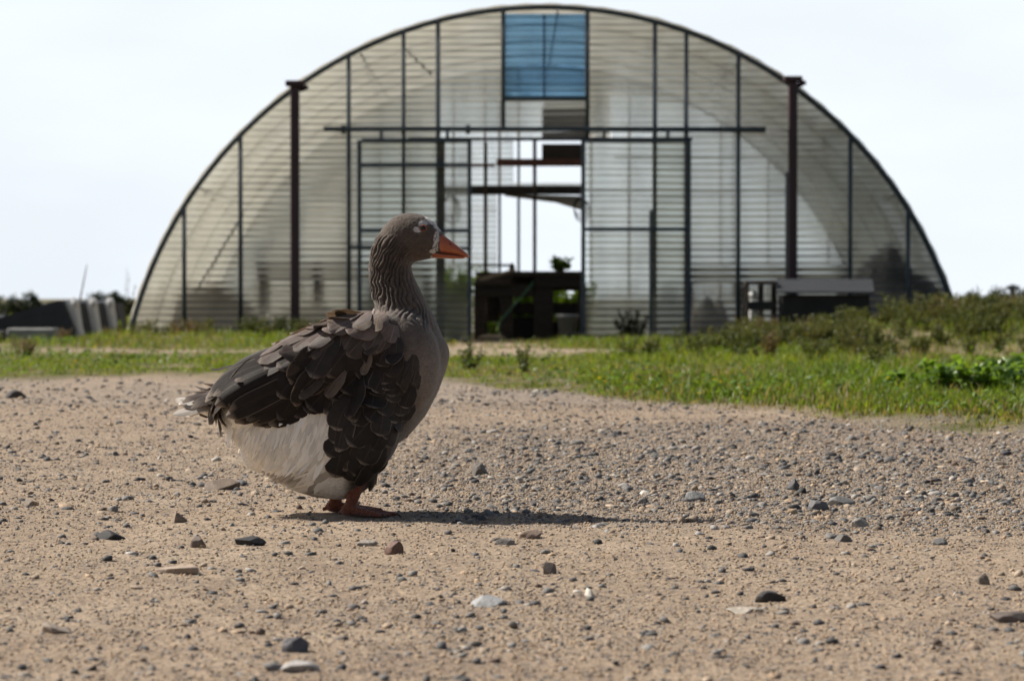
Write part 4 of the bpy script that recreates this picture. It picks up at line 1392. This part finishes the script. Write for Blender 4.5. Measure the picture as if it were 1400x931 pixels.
# furrowed neck plumage
ax = np.interp(PY, [322, 336, 352, 370, 388, 406, 424, 445], [552, 542, 535, 532, 535.5, 542, 549, 553])
offx = (PX - ax) / KS
ang = np.arctan2(co_[:, 1], -offx)                       # 0 at the nape
u = ang * .046
mask = sst(322, 346, PY + .25 * (545 - PX)) * (1 - sst(402, 436, PY - .45 * (PX - 520))) * (1 - sst(1.7, 2.8, np.abs(ang)) * .95) * (PX < 600)
warp = .0075 * noise3(u * 60, co_[:, 2] * 46, co_[:, 1] * 0 + np.sign(co_[:, 1]), 5) + .003 * noise3(u * 150, co_[:, 2] * 110, 2.5, 6)
uu = np.abs(u) - .22 * (co_[:, 2] - .55) + warp
ph = uu / .0098
saw = ph - np.floor(ph)
brk = .7 + .5 * noise3(u * 90, co_[:, 2] * 70, 1.5, 8)
ridge = (np.abs(np.sin(saw * math.pi)) ** .75 - .6) * brk
co_ = co_ + vn * (.0150 * ridge * mask)[:, None]
hm = sst(300, 330, 640 - PY) * (PY < 440) * (PX < 600)
tiny = noise3(co_[:, 0] * 330, co_[:, 1] * 330, co_[:, 2] * 200, 3)
co_ = co_ + vn * (.0007 * tiny * (PY < 440) * (1 - isleg))[:, None]
me.vertices.foreach_set('co', co_.astype(np.float32).ravel())

# plumage colours (the bird's own pattern, and shade painted into neck grooves)
def lerp(a, b, t): return a * (1 - t[:, None]) + np.array(b)[None] * t[:, None]
c = np.tile(np.array([(.105, .084, .070)]), (nv, 1))
c = lerp(c, (.205, .170, .144), sst(430, 520, PY) * sst(535, 580, PX))
c = lerp(c, (.092, .071, .057), 1 - sst(355, 430, PY))
c = lerp(c, (.085, .064, .051), (1 - sst(292, 318, PY)))
c *= (1 + .16 * noise3(co_[:, 0] * 60, co_[:, 1] * 60, co_[:, 2] * 160, 2) + .10 * noise3(co_[:, 0] * 190, co_[:, 1] * 190, co_[:, 2] * 260, 6))[:, None]
c *= (1 - .35 * mask * (ridge < -.1))[:, None] ** .5  # neck grooves darkened: crease shade painted into the colour
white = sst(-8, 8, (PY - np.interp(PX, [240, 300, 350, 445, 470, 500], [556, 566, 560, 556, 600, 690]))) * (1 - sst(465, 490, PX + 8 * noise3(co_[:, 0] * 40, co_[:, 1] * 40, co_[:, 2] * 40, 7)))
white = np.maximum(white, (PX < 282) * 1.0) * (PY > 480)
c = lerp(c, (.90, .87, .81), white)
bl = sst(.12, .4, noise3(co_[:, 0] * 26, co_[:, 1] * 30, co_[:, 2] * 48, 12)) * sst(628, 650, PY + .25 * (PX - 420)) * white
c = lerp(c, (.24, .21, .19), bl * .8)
c = lerp(c, (.22, .19, .165), sst(640, 664, PY) * sst(452, 470, PX) * (1 - sst(480, 505, PX)) * .0)
# thigh under feathers dark
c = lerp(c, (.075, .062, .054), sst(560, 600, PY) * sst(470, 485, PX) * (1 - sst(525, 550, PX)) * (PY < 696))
# white face
n1 = noise3(co_[:, 0] * 210, co_[:, 1] * 210, co_[:, 2] * 210, 17)
n2 = noise3(co_[:, 0] * 620, co_[:, 1] * 620, co_[:, 2] * 620, 18)
def blob(x, y, rx, ry, rot=0):
    dx, dy = PX - x, PY - y
    cr, sr = math.cos(R(rot)), math.sin(R(rot))
    a_, b_ = (dx * cr + dy * sr) / rx, (-dx * sr + dy * cr) / ry
    return 1 - np.sqrt(a_ * a_ + b_ * b_)
fw = np.maximum.reduce([blob(569.5, 317.5, 6, 4.5, 20), blob(577, 308.5, 8, 4.5, -12), blob(588, 303.5, 10, 5.5, 38), blob(597, 312, 9, 5.5, 52), blob(595.5, 328, 4, 11, 6), blob(594, 341, 4, 7, 0), blob(590, 347, 4.5, 3)]) + .20 * n1 + .04 * n2
fw = fw + 0
spk = (n1 + .8 * n2 > .50) & (PX > 585) & (PY > 312)
c = lerp(c, (.60, .57, .54), sst(-.08, .28, fw) * np.where(spk, .2, 1) * (PY < 356))
c = lerp(c, (.58, .52, .46), sst(351, 354, PY) * (PX > 587) * (PY < 362) * (PX < 612))
c = lerp(c, (.24, .10, .06), sst(-.1, .25, blob(577.5, 315.2, 6.2, 5.6)))
lc = np.array([(.26, .088, .050)]) * (1 + .22 * noise3(co_[:, 0] * 180, co_[:, 1] * 180, co_[:, 2] * 260, 4))[:, None]
lm = sst(.0, .004, .023 - dleg) * (co_[:, 2] < .10)
lm = np.maximum(lm, (co_[:, 2] < .02) * 1.0)
c = c * (1 - lm[:, None]) + lc * lm[:, None]
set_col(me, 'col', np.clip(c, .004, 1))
set_f(me, 'leather', lm)
m, nt, out = mat('goose_plumage')
p = N(nt, 'ShaderNodeBsdfPrincipled')
a = N(nt, 'ShaderNodeAttribute', attribute_name='col')
fz_ = noise(nt, 120, 4, .7, stretch=(1, 1, 2.6))
nt.links.new(mixc(nt, .7, a.outputs[0], ramp(nt, fz_, [(.32, (.62, .62, .62)), (.68, (1.32, 1.3, 1.28))]), 'MULTIPLY'), p.inputs['Base Color'])
p.inputs['Roughness'].default_value = .78
p.inputs['Specular IOR Level'].default_value = .25
p.inputs['Sheen Weight'].default_value = .32
p.inputs['Sheen Roughness'].default_value = .4
vs_ = N(nt, 'ShaderNodeTexVoronoi'); vs_.inputs['Scale'].default_value = 260
tcs = N(nt, 'ShaderNodeTexCoord'); nt.links.new(tcs.outputs['Object'], vs_.inputs['Vector'])
hh_ = N(nt, 'ShaderNodeMix', data_type='FLOAT')
nt.links.new(N(nt, 'ShaderNodeAttribute', attribute_name='leather').outputs['Fac'], hh_.inputs[0])
nt.links.new(noise(nt, 210, 4, .7, stretch=(1, 1, .55)), hh_.inputs[2]); nt.links.new(vs_.outputs['Distance'], hh_.inputs[3])
nt.links.new(bump(nt, hh_.outputs[0], .7, .005), p.inputs['Normal'])
nt.links.new(p.outputs[0], out.inputs[0])
link('body', me, m, goose, True)

# ---- feathers
m, nt, out = mat('feather')
uv = N(nt, 'ShaderNodeUVMap', uv_map='UVMap')
sp = N(nt, 'ShaderNodeSeparateXYZ'); nt.links.new(uv.outputs[0], sp.inputs[0])
a = N(nt, 'ShaderNodeAttribute', attribute_name='col')
fr_ = N(nt, 'ShaderNodeAttribute', attribute_name='fringe')
vabs = N(nt, 'ShaderNodeMath', operation='ABSOLUTE'); nt.links.new(sp.outputs['Y'], vabs.inputs[0])
# distance from the rim: max(|v|, u-based)
ue = ramp(nt, sp.outputs['X'], [(.80, 0), (1.0, 1)])
mxm = N(nt, 'ShaderNodeMath', operation='MAXIMUM'); nt.links.new(ramp(nt, vabs.outputs[0], [(.72, 0), (1.0, .8)]), mxm.inputs[0]); nt.links.new(ue, mxm.inputs[1])
rim = ramp(nt, mxm.outputs[0], [(.5, 0), (.9, 1)])
rm = N(nt, 'ShaderNodeMath', operation='MULTIPLY'); nt.links.new(rim, rm.inputs[0]); nt.links.new(fr_.outputs['Fac'], rm.inputs[1])
# barbs: fine oblique lines
cmb = N(nt, 'ShaderNodeMath', operation='MULTIPLY_ADD'); nt.links.new(vabs.outputs[0], cmb.inputs[0]); cmb.inputs[1].default_value = -.55; nt.links.new(sp.outputs['X'], cmb.inputs[2])
bs = N(nt, 'ShaderNodeMath', operation='MULTIPLY'); nt.links.new(cmb.outputs[0], bs.inputs[0]); bs.inputs[1].default_value = 190
bsin = N(nt, 'ShaderNodeMath', operation='SINE'); nt.links.new(bs.outputs[0], bsin.inputs[0])
barb = ramp(nt, bsin.outputs[0], [(0, .82), (1, 1.12)])
basec = mixc(nt, 1, a.outputs[0], barb, 'MULTIPLY')
nz = noise(nt, 40, 3, .6)
basec = mixc(nt, .6, basec, ramp(nt, nz, [(.3, .65), (.7, 1.3)]), 'MULTIPLY')
pale = mixc(nt, .82, a.outputs[0], (.33, .275, .225))
colf = mixc(nt, rm.outputs[0], basec, pale)
sh = ramp(nt, vabs.outputs[0], [(.03, 1), (.07, 0)])
colf = mixc(nt, sh, colf, mixc(nt, 1, a.outputs[0], (1.5, 1.4, 1.35), 'MULTIPLY'))
p = N(nt, 'ShaderNodeBsdfPrincipled')
nt.links.new(colf, p.inputs['Base Color'])
p.inputs['Roughness'].default_value = .48
p.inputs['Specular IOR Level'].default_value = .16
nt.links.new(bump(nt, bsin.outputs[0], .35, .0015), p.inputs['Normal'])
tl = N(nt, 'ShaderNodeBsdfTranslucent'); nt.links.new(mixc(nt, 1, colf, (1.5, 1.25, .95), 'MULTIPLY'), tl.inputs[0])
mx = N(nt, 'ShaderNodeMixShader'); mx.inputs[0].default_value = .18
nt.links.new(p.outputs[0], mx.inputs[1]); nt.links.new(tl.outputs[0], mx.inputs[2]); nt.links.new(mx.outputs[0], out.inputs[0])
M['feather'] = m
M['down'] = leaf_mat('soft_down', rough=.9, transl=.12, spec=.15, tint=(1.0, .97, .9))

CTRL = [  # px, py, direction (image), length px, width px
    (300, 548, -.93, .36, 92, 18), (340, 520, -.90, .43, 96, 24), (355, 545, -.78, .62, 84, 26), (395, 545, -.46, .88, 72, 34), (395, 478, -.90, .42, 78, 30), (440, 450, -.93, .34, 60, 30), (425, 500, -.62, .78, 72, 38),
    (470, 500, -.42, .90, 66, 42), (470, 535, -.28, .96, 66, 44), (500, 452, -.80, .58, 42, 30), (515, 480, -.5, .86, 44, 32), (535, 460, -.6, .8, 26, 22), (540, 505, -.35, .93, 34, 28), (560, 480, -.35, .93, 22, 18), (575, 520, -.35, .93, 20, 18),
    (525, 545, -.40, .91, 44, 36), (490, 590, -.42, .90, 56, 42), (465, 615, -.40, .91, 56, 42), (510, 620, -.25, .97, 46, 34), (500, 655, -.1, .99, 34, 26), (540, 580, -.4, .92, 32, 26), (350, 600, -.45, .9, 26, 3), (420, 640, -.75, .65, 26, 3), (390, 600, -.45, .9, 26, 3), (350, 580, -.45, .9, 24, 3), (430, 590, -.3, .95, 26, 3), (330, 590, -.5, .85, 24, 3), (385, 660, -.8, .6, 24, 3), (440, 575, -.25, .97, 26, 3), (440, 620, -.4, .9, 26, 3), (400, 565, -.35, .93, 26, 3), (560, 440, -.45, .9, 15, 14), (590, 470, -.2, .98, 15, 14)]
CT = np.array(CTRL)


def field(px, py):
    d2 = (CT[:, 0] - px) ** 2 + (CT[:, 1] - py) ** 2
    wt = 1 / (d2 + 90) ** 1.6
    wt /= wt.sum()
    v = (CT[:, 2:] * wt[:, None]).sum(0)
    dn = math.hypot(v[0], v[1])
    return v[0] / dn, v[1] / dn, v[2] / KS, v[3] / KS


def inpoly(px, py, poly):
    r_ = np.zeros(len(px), bool)
    j = len(poly) - 1
    for i in range(len(poly)):
        xi, yi = poly[i]; xj, yj = poly[j]
        cnd = ((yi > py) != (yj > py)) & (px < (xj - xi) * (py - yi) / (yj - yi + 1e-9) + xi)
        r_ ^= cnd; j = i
    return r_


class Plume:
    def __init__(self): self.v, self.q, self.t, self.uv, self.c, self.f, self.n = [], [], [], [], [], [], 0

    def add(self, base, direc, L, W, lift0, lift1, colr, fringe, r_, stiff=.55, curl=0.0, taper=.9, roll=0.0, nu=12, nvv=5, jag=.0, pointy=2.6):
        """lay one feather on the body from base along direc"""
        p_ = Vector(base)
        d_ = Vector(direc).normalized()
        pts, nrm = [], []
        hit = bvh.find_nearest(p_)
        n_ = hit[1].copy()
        step = L / (nu - 1)
        for i in range(nu):
            t = i / (nu - 1)
            lift = lift0 + (lift1 - lift0) * t ** .8 + curl * max(0, t - .55) ** 2 * L * 4
            pts.append(p_ + n_ * lift); nrm.append(n_.copy())
            q_ = p_ + d_ * step
            h_ = bvh.find_nearest(q_)
            if h_[0] is None: break
            foot = h_[0]
            off = (q_ - foot)
            tgt = foot if off.length < .03 else q_
            newp = q_.lerp(tgt, 1 - stiff)
            nd = (newp - p_).normalized()
            d_ = d_.lerp(nd, .7).normalized()
            n2 = n_.lerp(h_[1], (1 - stiff) * .8)
            n2 = (n2 - d_ * n2.dot(d_)).normalized()
            p_, n_ = newp, n2
        b0 = self.n
        rr_ = Matrix.Rotation(roll, 3, d_)
        for i, (c_, nn) in enumerate(zip(pts, nrm)):
            t = i / (nu - 1)
            tang = (pts[min(i + 1, nu - 1)] - pts[max(i - 1, 0)]).normalized()
            side = tang.cross(nn).normalized()
            side = rr_ @ side; n3 = rr_ @ nn
            prof = max(0, 1 - max(0, (t - .62) / .38) ** pointy) ** .5
            prof *= (.5 + .5 * min(1, t / .3))
            prof = max(prof, .16 if i == nu - 1 else .05)
            for j in range(nvv):
                s_ = -1 + 2 * j / (nvv - 1)
                wv = W * .5 * prof * s_
                arch_ = -.13 * W * (s_ * s_) * prof * taper
                jit = jag * W * (r_.random() - .5) if abs(s_) == 1 or i == nu - 1 else 0
                self.v.append(c_ + side * (wv + jit) + n3 * arch_)
                self.uv.append((t, s_))
                self.c.append(colr); self.f.append(fringe)
        for i in range(nu - 1):
            for j in range(nvv - 1):
                a_ = b0 + i * nvv + j
                self.q.append((a_, a_ + 1, a_ + nvv + 1, a_ + nvv))
        self.n += nu * nvv

    def build(self, name, mt, parent):
        me = np_mesh(name, np.array([tuple(v) for v in self.v]), None, np.array(self.q))
        set_col(me, 'col', np.array(self.c)); set_f(me, 'fringe', np.array(self.f))
        ul = me.uv_layers.new(name='UVMap')
        li = np.empty(len(me.loops), np.int32); me.loops.foreach_get('vertex_index', li)
        ul.data.foreach_set('uv', np.array(self.uv, np.float32)[li].ravel())
        return link(name, me, mt, parent, True)


def scatter(idx, radf, r_, cap=2000):
    """poisson-like choice among body vertices"""
    idx = idx.copy(); r_.shuffle(idx)
    chosen, cp, cr = [], np.zeros((0, 3)), np.zeros(0)
    for i in idx:
        p_ = base_co[i]; r0 = radf(PX[i], PY[i])
        if len(cp) and (np.linalg.norm(cp - p_, axis=1) < np.minimum(cr, r0)).any(): continue
        chosen.append(i); cp = np.vstack([cp, p_]); cr = np.append(cr, r0)
        if len(chosen) >= cap: break
    return chosen


WING = [(520, 436), (470, 434), (420, 440), (385, 462), (345, 488), (310, 512), (318, 538), (352, 538), (372, 540), (400, 536), (450, 535), (500, 534), (530, 520), (545, 490), (545, 460)]
FLANK = [(520, 520), (556, 500), (562, 540), (548, 580), (522, 606), (515, 642), (497, 648), (480, 626), (466, 606), (464, 574), (476, 548), (500, 535)]
BACKN = [(548, 492), (568, 492), (572, 520), (560, 540), (545, 520)]
BELLY = [(300, 566), (345, 556), (450, 556), (446, 600), (452, 640), (440, 676), (400, 668), (360, 648), (330, 615)]
BREAST = [(560, 440), (590, 440), (608, 470), (606, 510), (585, 556), (555, 596), (528, 610), (540, 570), (560, 520), (580, 480)]

for sy in (-1, 1):
    q = np.random.default_rng(40 + sy)
    side = (base_co[:, 1] * sy > -.006)
    reg = lambda poly: np.where(side & inpoly(PX, PY, poly))[0]

    def place(pl, idx, spacing, colf, fringe, l0, l1, stiff, lmul=1.0, jitter=.2, rollb=0.0, **kw):
        ch = scatter(idx, lambda x, y: field(x, y)[3] * spacing, q)
        for i in ch:
            dx, dy, L, W = field(PX[i], PY[i])
            a_ = math.atan2(dy, dx) + q.normal() * jitter
            n_ = Vector(vn[i])
            d_ = Vector((math.cos(a_), 0, -math.sin(a_)))
            if abs(n_.z) > .5 and PY[i] < 500: d_ = d_ + Vector((0, sy * .25, 0))
            d_ = (d_ - n_ * d_.dot(n_))
            if d_.length < .1: continue
            base = Vector(base_co[i]) - d_.normalized() * L * .3
            col_ = tuple(np.array(colf(PX[i], PY[i])) * (.8 + .4 * q.random()))
            ruff = q.random()
            pl.add(base, d_, L * lmul * (.85 + .3 * q.random()), W * (.9 + .25 * q.random()), l0, l1 * (.7 + .7 * q.random()) + (.007 if ruff > .92 else 0), col_, fringe * (.5 + .7 * q.random()) * (1.4 if ruff > .9 else 1), q, stiff, curl=.5 * max(0, q.normal() * .22), roll=-sy * rollb + q.normal() * (.06 if ruff < .9 else .3), **kw)

    wing_c = lambda x, y: np.array((.034, .027, .024)) * (1.0 + .45 * float(sst(480, 540, x))) * (1 + 4.6 * (1 - float(sst(12, 50, y - float(np.interp(x, [290, 330, 400, 440, 540], [520, 492, 446, 434, 430]))))))  # paler towards the back line: sunlight on the top put into the colour
    wg = Plume()
    # long flight feathers at the back, laid one over the next
    for k in range(17):
        f = k / 16
        bx_, by_ = 470 - 66 * f + 8 * math.sin(k * 1.7), 536 - 60 * f + 4 * math.sin(k * 2.3)
        h_ = bvh.ray_cast(Vector((gx(bx_), sy * .6, gz(by_))), Vector((0, -sy, 0)))
        if h_[0] is None: continue
        tx, ty = 372 - 90 * f ** .8 + 7 * math.sin(k * 3.1), 576 - 26 * f + 5 * math.cos(k * 2.1)
        d_ = Vector((tx - bx_, 0, -(ty - by_))) / KS
        L = d_.length
        d_.y = sy * (-.10 - .22 * f) * L
        wg.add(h_[0], d_, L * (.96 + .08 * q.random()), .043 + .004 * q.random(), .002 + .0006 * k, .010 + .0010 * k, tuple(np.array((.026, .021, .019)) * (.8 + .5 * q.random())), .75 + .4 * q.random(), q, .80, nu=14, nvv=7, roll=.12 * q.normal(), pointy=3.4)
    place(wg, reg(WING), .46, wing_c, .62, .0035, .0115, .5, jitter=.17, nvv=7, rollb=.10)
    # shorter loose coverts on the shoulder and back, some turned up to the light
    rd = [i for i in reg(WING) if PY[i] < 515 and 430 < PX[i] < 520]
    for i in q.choice(rd, 14, replace=False):
        dx, dy, L, W = field(PX[i], PY[i])
        a_ = math.atan2(dy, dx) + q.normal() * .35
        d_ = Vector((math.cos(a_), 0, -math.sin(a_))); n_ = Vector(vn[i]); d_ = d_ - n_ * d_.dot(n_)
        wg.add(Vector(base_co[i]), d_, L * (.5 + .2 * q.random()), W * (.5 + .2 * q.random()), .010, .016 + .008 * q.random(), tuple(np.array((.16, .125, .097)) * (.6 + .7 * q.random())), .5, q, .6, roll=-sy * q.uniform(.5, 1.15), curl=.15, nvv=7)  # sunlit tan of the ruffled coverts put into their colour
    wg.build('wing', M['feather'], goose)
    fl = Plume()
    flank_c = lambda x, y: np.array((.048, .041, .037)) * (1 - .15 * float(sst(560, 640, y)))
    place(fl, reg(FLANK), .50, flank_c, .95, .003, .0095, .45, jitter=.16, nvv=7)
    fl.build('flank_plumage', M['feather'], goose)
    br = Plume()
    place(br, reg(BACKN), .55, lambda x, y: (.085, .070, .060), .35, .0005, .0026, .2, nu=7)
    br.build('breast_plumage', M['feather'], goose)
    be = Plume()
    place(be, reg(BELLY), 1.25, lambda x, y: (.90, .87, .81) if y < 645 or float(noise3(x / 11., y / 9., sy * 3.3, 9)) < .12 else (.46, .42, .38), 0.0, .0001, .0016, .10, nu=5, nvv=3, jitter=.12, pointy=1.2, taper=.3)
    be.build('belly_plumage', M['down'], goose)

# tail
tp = Plume()
q = np.random.default_rng(4)
for k in range(11):
    f = -1 + 2 * k / 10
    base = Vector((gx(300), f * .05, gz(548) - abs(f) * .012))
    d_ = Vector((-1, f * .22, -.20 - .06 * abs(f) + .05 * q.normal()))
    wh = q.random() < .62
    tp.add(base, d_, (.105 if wh else .085) * (.9 + .2 * q.random()), .026, .004, .006, (.60, .57, .53) if wh else (.05, .04, .036), 0.0 if wh else .8, q, .95)
for k in range(9):
    f = -1 + 2 * k / 8
    base = Vector((gx(306), f * .055, gz(556)))
    tp.add(base, Vector((-1, f * .15, -.16 + .05 * q.normal())), .105 * (.85 + .25 * q.random()), .022, -.002, .0, (.64, .61, .57), 0, q, .95)
tp.build('tail_feathers', M['feather'], goose)
# far wing tip crossing over the rump
wt = Plume()
for k in range(4):
    wt.add(Vector((gx(322 - 3 * k), -.035 + .02 * k, gz(507 + 3 * k))), Vector((-1, -.12 + .1 * k, -.38 - .05 * k)), .060, .026, .012 + .002 * k, .018, (.07, .055, .046), .9, q, .8, curl=.15, nvv=7)
wt.build('wing_tip', M['feather'], goose)

# claws at the ends of the toes
claw_m = simple('dark_claw', (.05, .03, .025), (.09, .05, .04), 60, .4, 0, 0)
for a_, b_ in LEG:
    if a_.z < .02 and (b_ - a_).length > .08:
        bm = bmesh.new(); f_ = (b_ - a_).normalized()
        tube(bm, b_ - f_ * .004 + Vector((0, 0, .002)), b_ + f_ * .008 - Vector((0, 0, .004)), .0036, .001, 8)
        me = bpy.data.meshes.new('claw'); bm.to_mesh(me); bm.free(); link('claw', me, claw_m, goose, True)

# bill
bm = bmesh.new()
vslices(bm, [(590, 317, 350, .020), (598, 319, 350, .0215), (606, 325, 350.5, .0195), (614, 331, 351, .0175), (622, 337, 352, .0165), (630, 343.5, 353.5, .0155), (635, 347.5, 354.5, .0125), (638.5, 350.5, 355.5, .007), (639.5, 352.5, 355, .003)], 2.3)
me = bpy.data.meshes.new('upper')
lo = bmesh.new()
m, nt, out = mat('orange_bill')
p = N(nt, 'ShaderNodeBsdfPrincipled')
nt.links.new(ramp(nt, noise(nt, 70, 4, .6), [(.3, (.34, .085, .035)), (.7, (.47, .14, .060))]), p.inputs['Base Color'])
p.inputs['Roughness'].default_value = .42
p.inputs['Subsurface Weight'].default_value = .12
p.inputs['Subsurface Radius'].default_value = (.01, .004, .002)
p.inputs['Subsurface Scale'].default_value = .4
nt.links.new(bump(nt, noise(nt, 260, 3), .15, .002), p.inputs['Normal'])
nt.links.new(p.outputs[0], out.inputs[0])
M['bill'] = m
def gobj(name, bm, mt, parent=goose, smooth=True, lvl=1):
    bmesh.ops.recalc_face_normals(bm, faces=bm.faces)
    if lvl: bmesh.ops.subdivide_edges(bm, edges=bm.edges, cuts=1, use_grid_fill=True, smooth=.3) if False else None
    me = bpy.data.meshes.new(name); bm.to_mesh(me); bm.free()
    return link(name, me, mt, parent, smooth)
bill = gobj('bill', bm, M['bill'])
lo = bmesh.new()
vslices(lo, [(590, 346, 355.5, .0185), (600, 347.5, 356, .0195), (612, 348.5, 356.5, .0168), (622, 350, 356.6, .0148), (630, 351.2, 356.5, .0118), (634, 352.5, 356, .007)], 2.0)
gobj('lower_mandible', lo, M['bill'], bill)
bm = bmesh.new()
for sy in (-1, 1):
    pts = [Vector((gx(a_), sy * w_, gz(b_))) for a_, b_, w_ in ((594, 346.5, .0205), (600, 349.5, .0208), (609, 350.6, .0183), (618, 351.3, .0165), (626, 352.6, .0152), (632, 354, .0125))]
    path_tube(bm, pts, [.0005, .0008, .0009, .0008, .0006, .0004], 6)
gobj('mouth_line', bm, M['blackplastic'], bill)
bm = bmesh.new()
for sy in (-1, 1): ell_mesh(bm, (gx(613.5), sy * .0145, gz(336.8)), (.0058, .0028, .0027), Matrix.Rotation(R(33), 3, 'Y'), 2)
mm = simple('dark_nostril', (.10, .02, .012), (.14, .03, .02), 60, .6, 0, 0)
gobj('nostril', bm, mm, bill)
m, nt, out = mat('bird_eye')
p = N(nt, 'ShaderNodeBsdfPrincipled')
lw = N(nt, 'ShaderNodeTexCoord'); sx = N(nt, 'ShaderNodeSeparateXYZ'); nt.links.new(lw.outputs['Generated'], sx.inputs[0])
gr = N(nt, 'ShaderNodeVectorMath', operation='DISTANCE'); nt.links.new(lw.outputs['Generated'], gr.inputs[0]); gr.inputs[1].default_value = (.5, .5, .5)
cmx = N(nt, 'ShaderNodeCombineXYZ'); nt.links.new(sx.outputs['X'], cmx.inputs[0]); cmx.inputs[1].default_value = .5; nt.links.new(sx.outputs['Z'], cmx.inputs[2])
nt.links.new(cmx.outputs[0], gr.inputs[0])
nt.links.new(ramp(nt, gr.outputs['Value'], [(.34, (.005, .005, .006)), (.40, (.035, .02, .013))]), p.inputs['Base Color'])
p.inputs['Roughness'].default_value = .06
nt.links.new(p.outputs[0], out.inputs[0])
M['eye'] = m
lid_m = simple('eye_ring', (.26, .085, .045), (.34, .12, .06), 80, .5, 0, .1)
for sy in (-1, 1):
    h_ = bvh.ray_cast(Vector((gx(577.3), sy * .3, gz(315.3))), Vector((0, -sy, 0)))
    cpos = h_[0] - Vector((0, sy * .0028, 0))
    bm = bmesh.new(); ell_mesh(bm, cpos, (.0072, .0062, .0066), None, 3)
    eye = gobj('eye', bm, M['eye'])
    bm = bmesh.new()
    pts = [cpos + Vector((.0082 * math.cos(t), sy * (.0022 - .0012 * abs(math.cos(t))), .0072 * math.sin(t))) for t in np.linspace(0, 2 * math.pi, 25)]
    path_tube(bm, pts, .0015, 6)
    gobj('eyelid', bm, lid_m, eye)
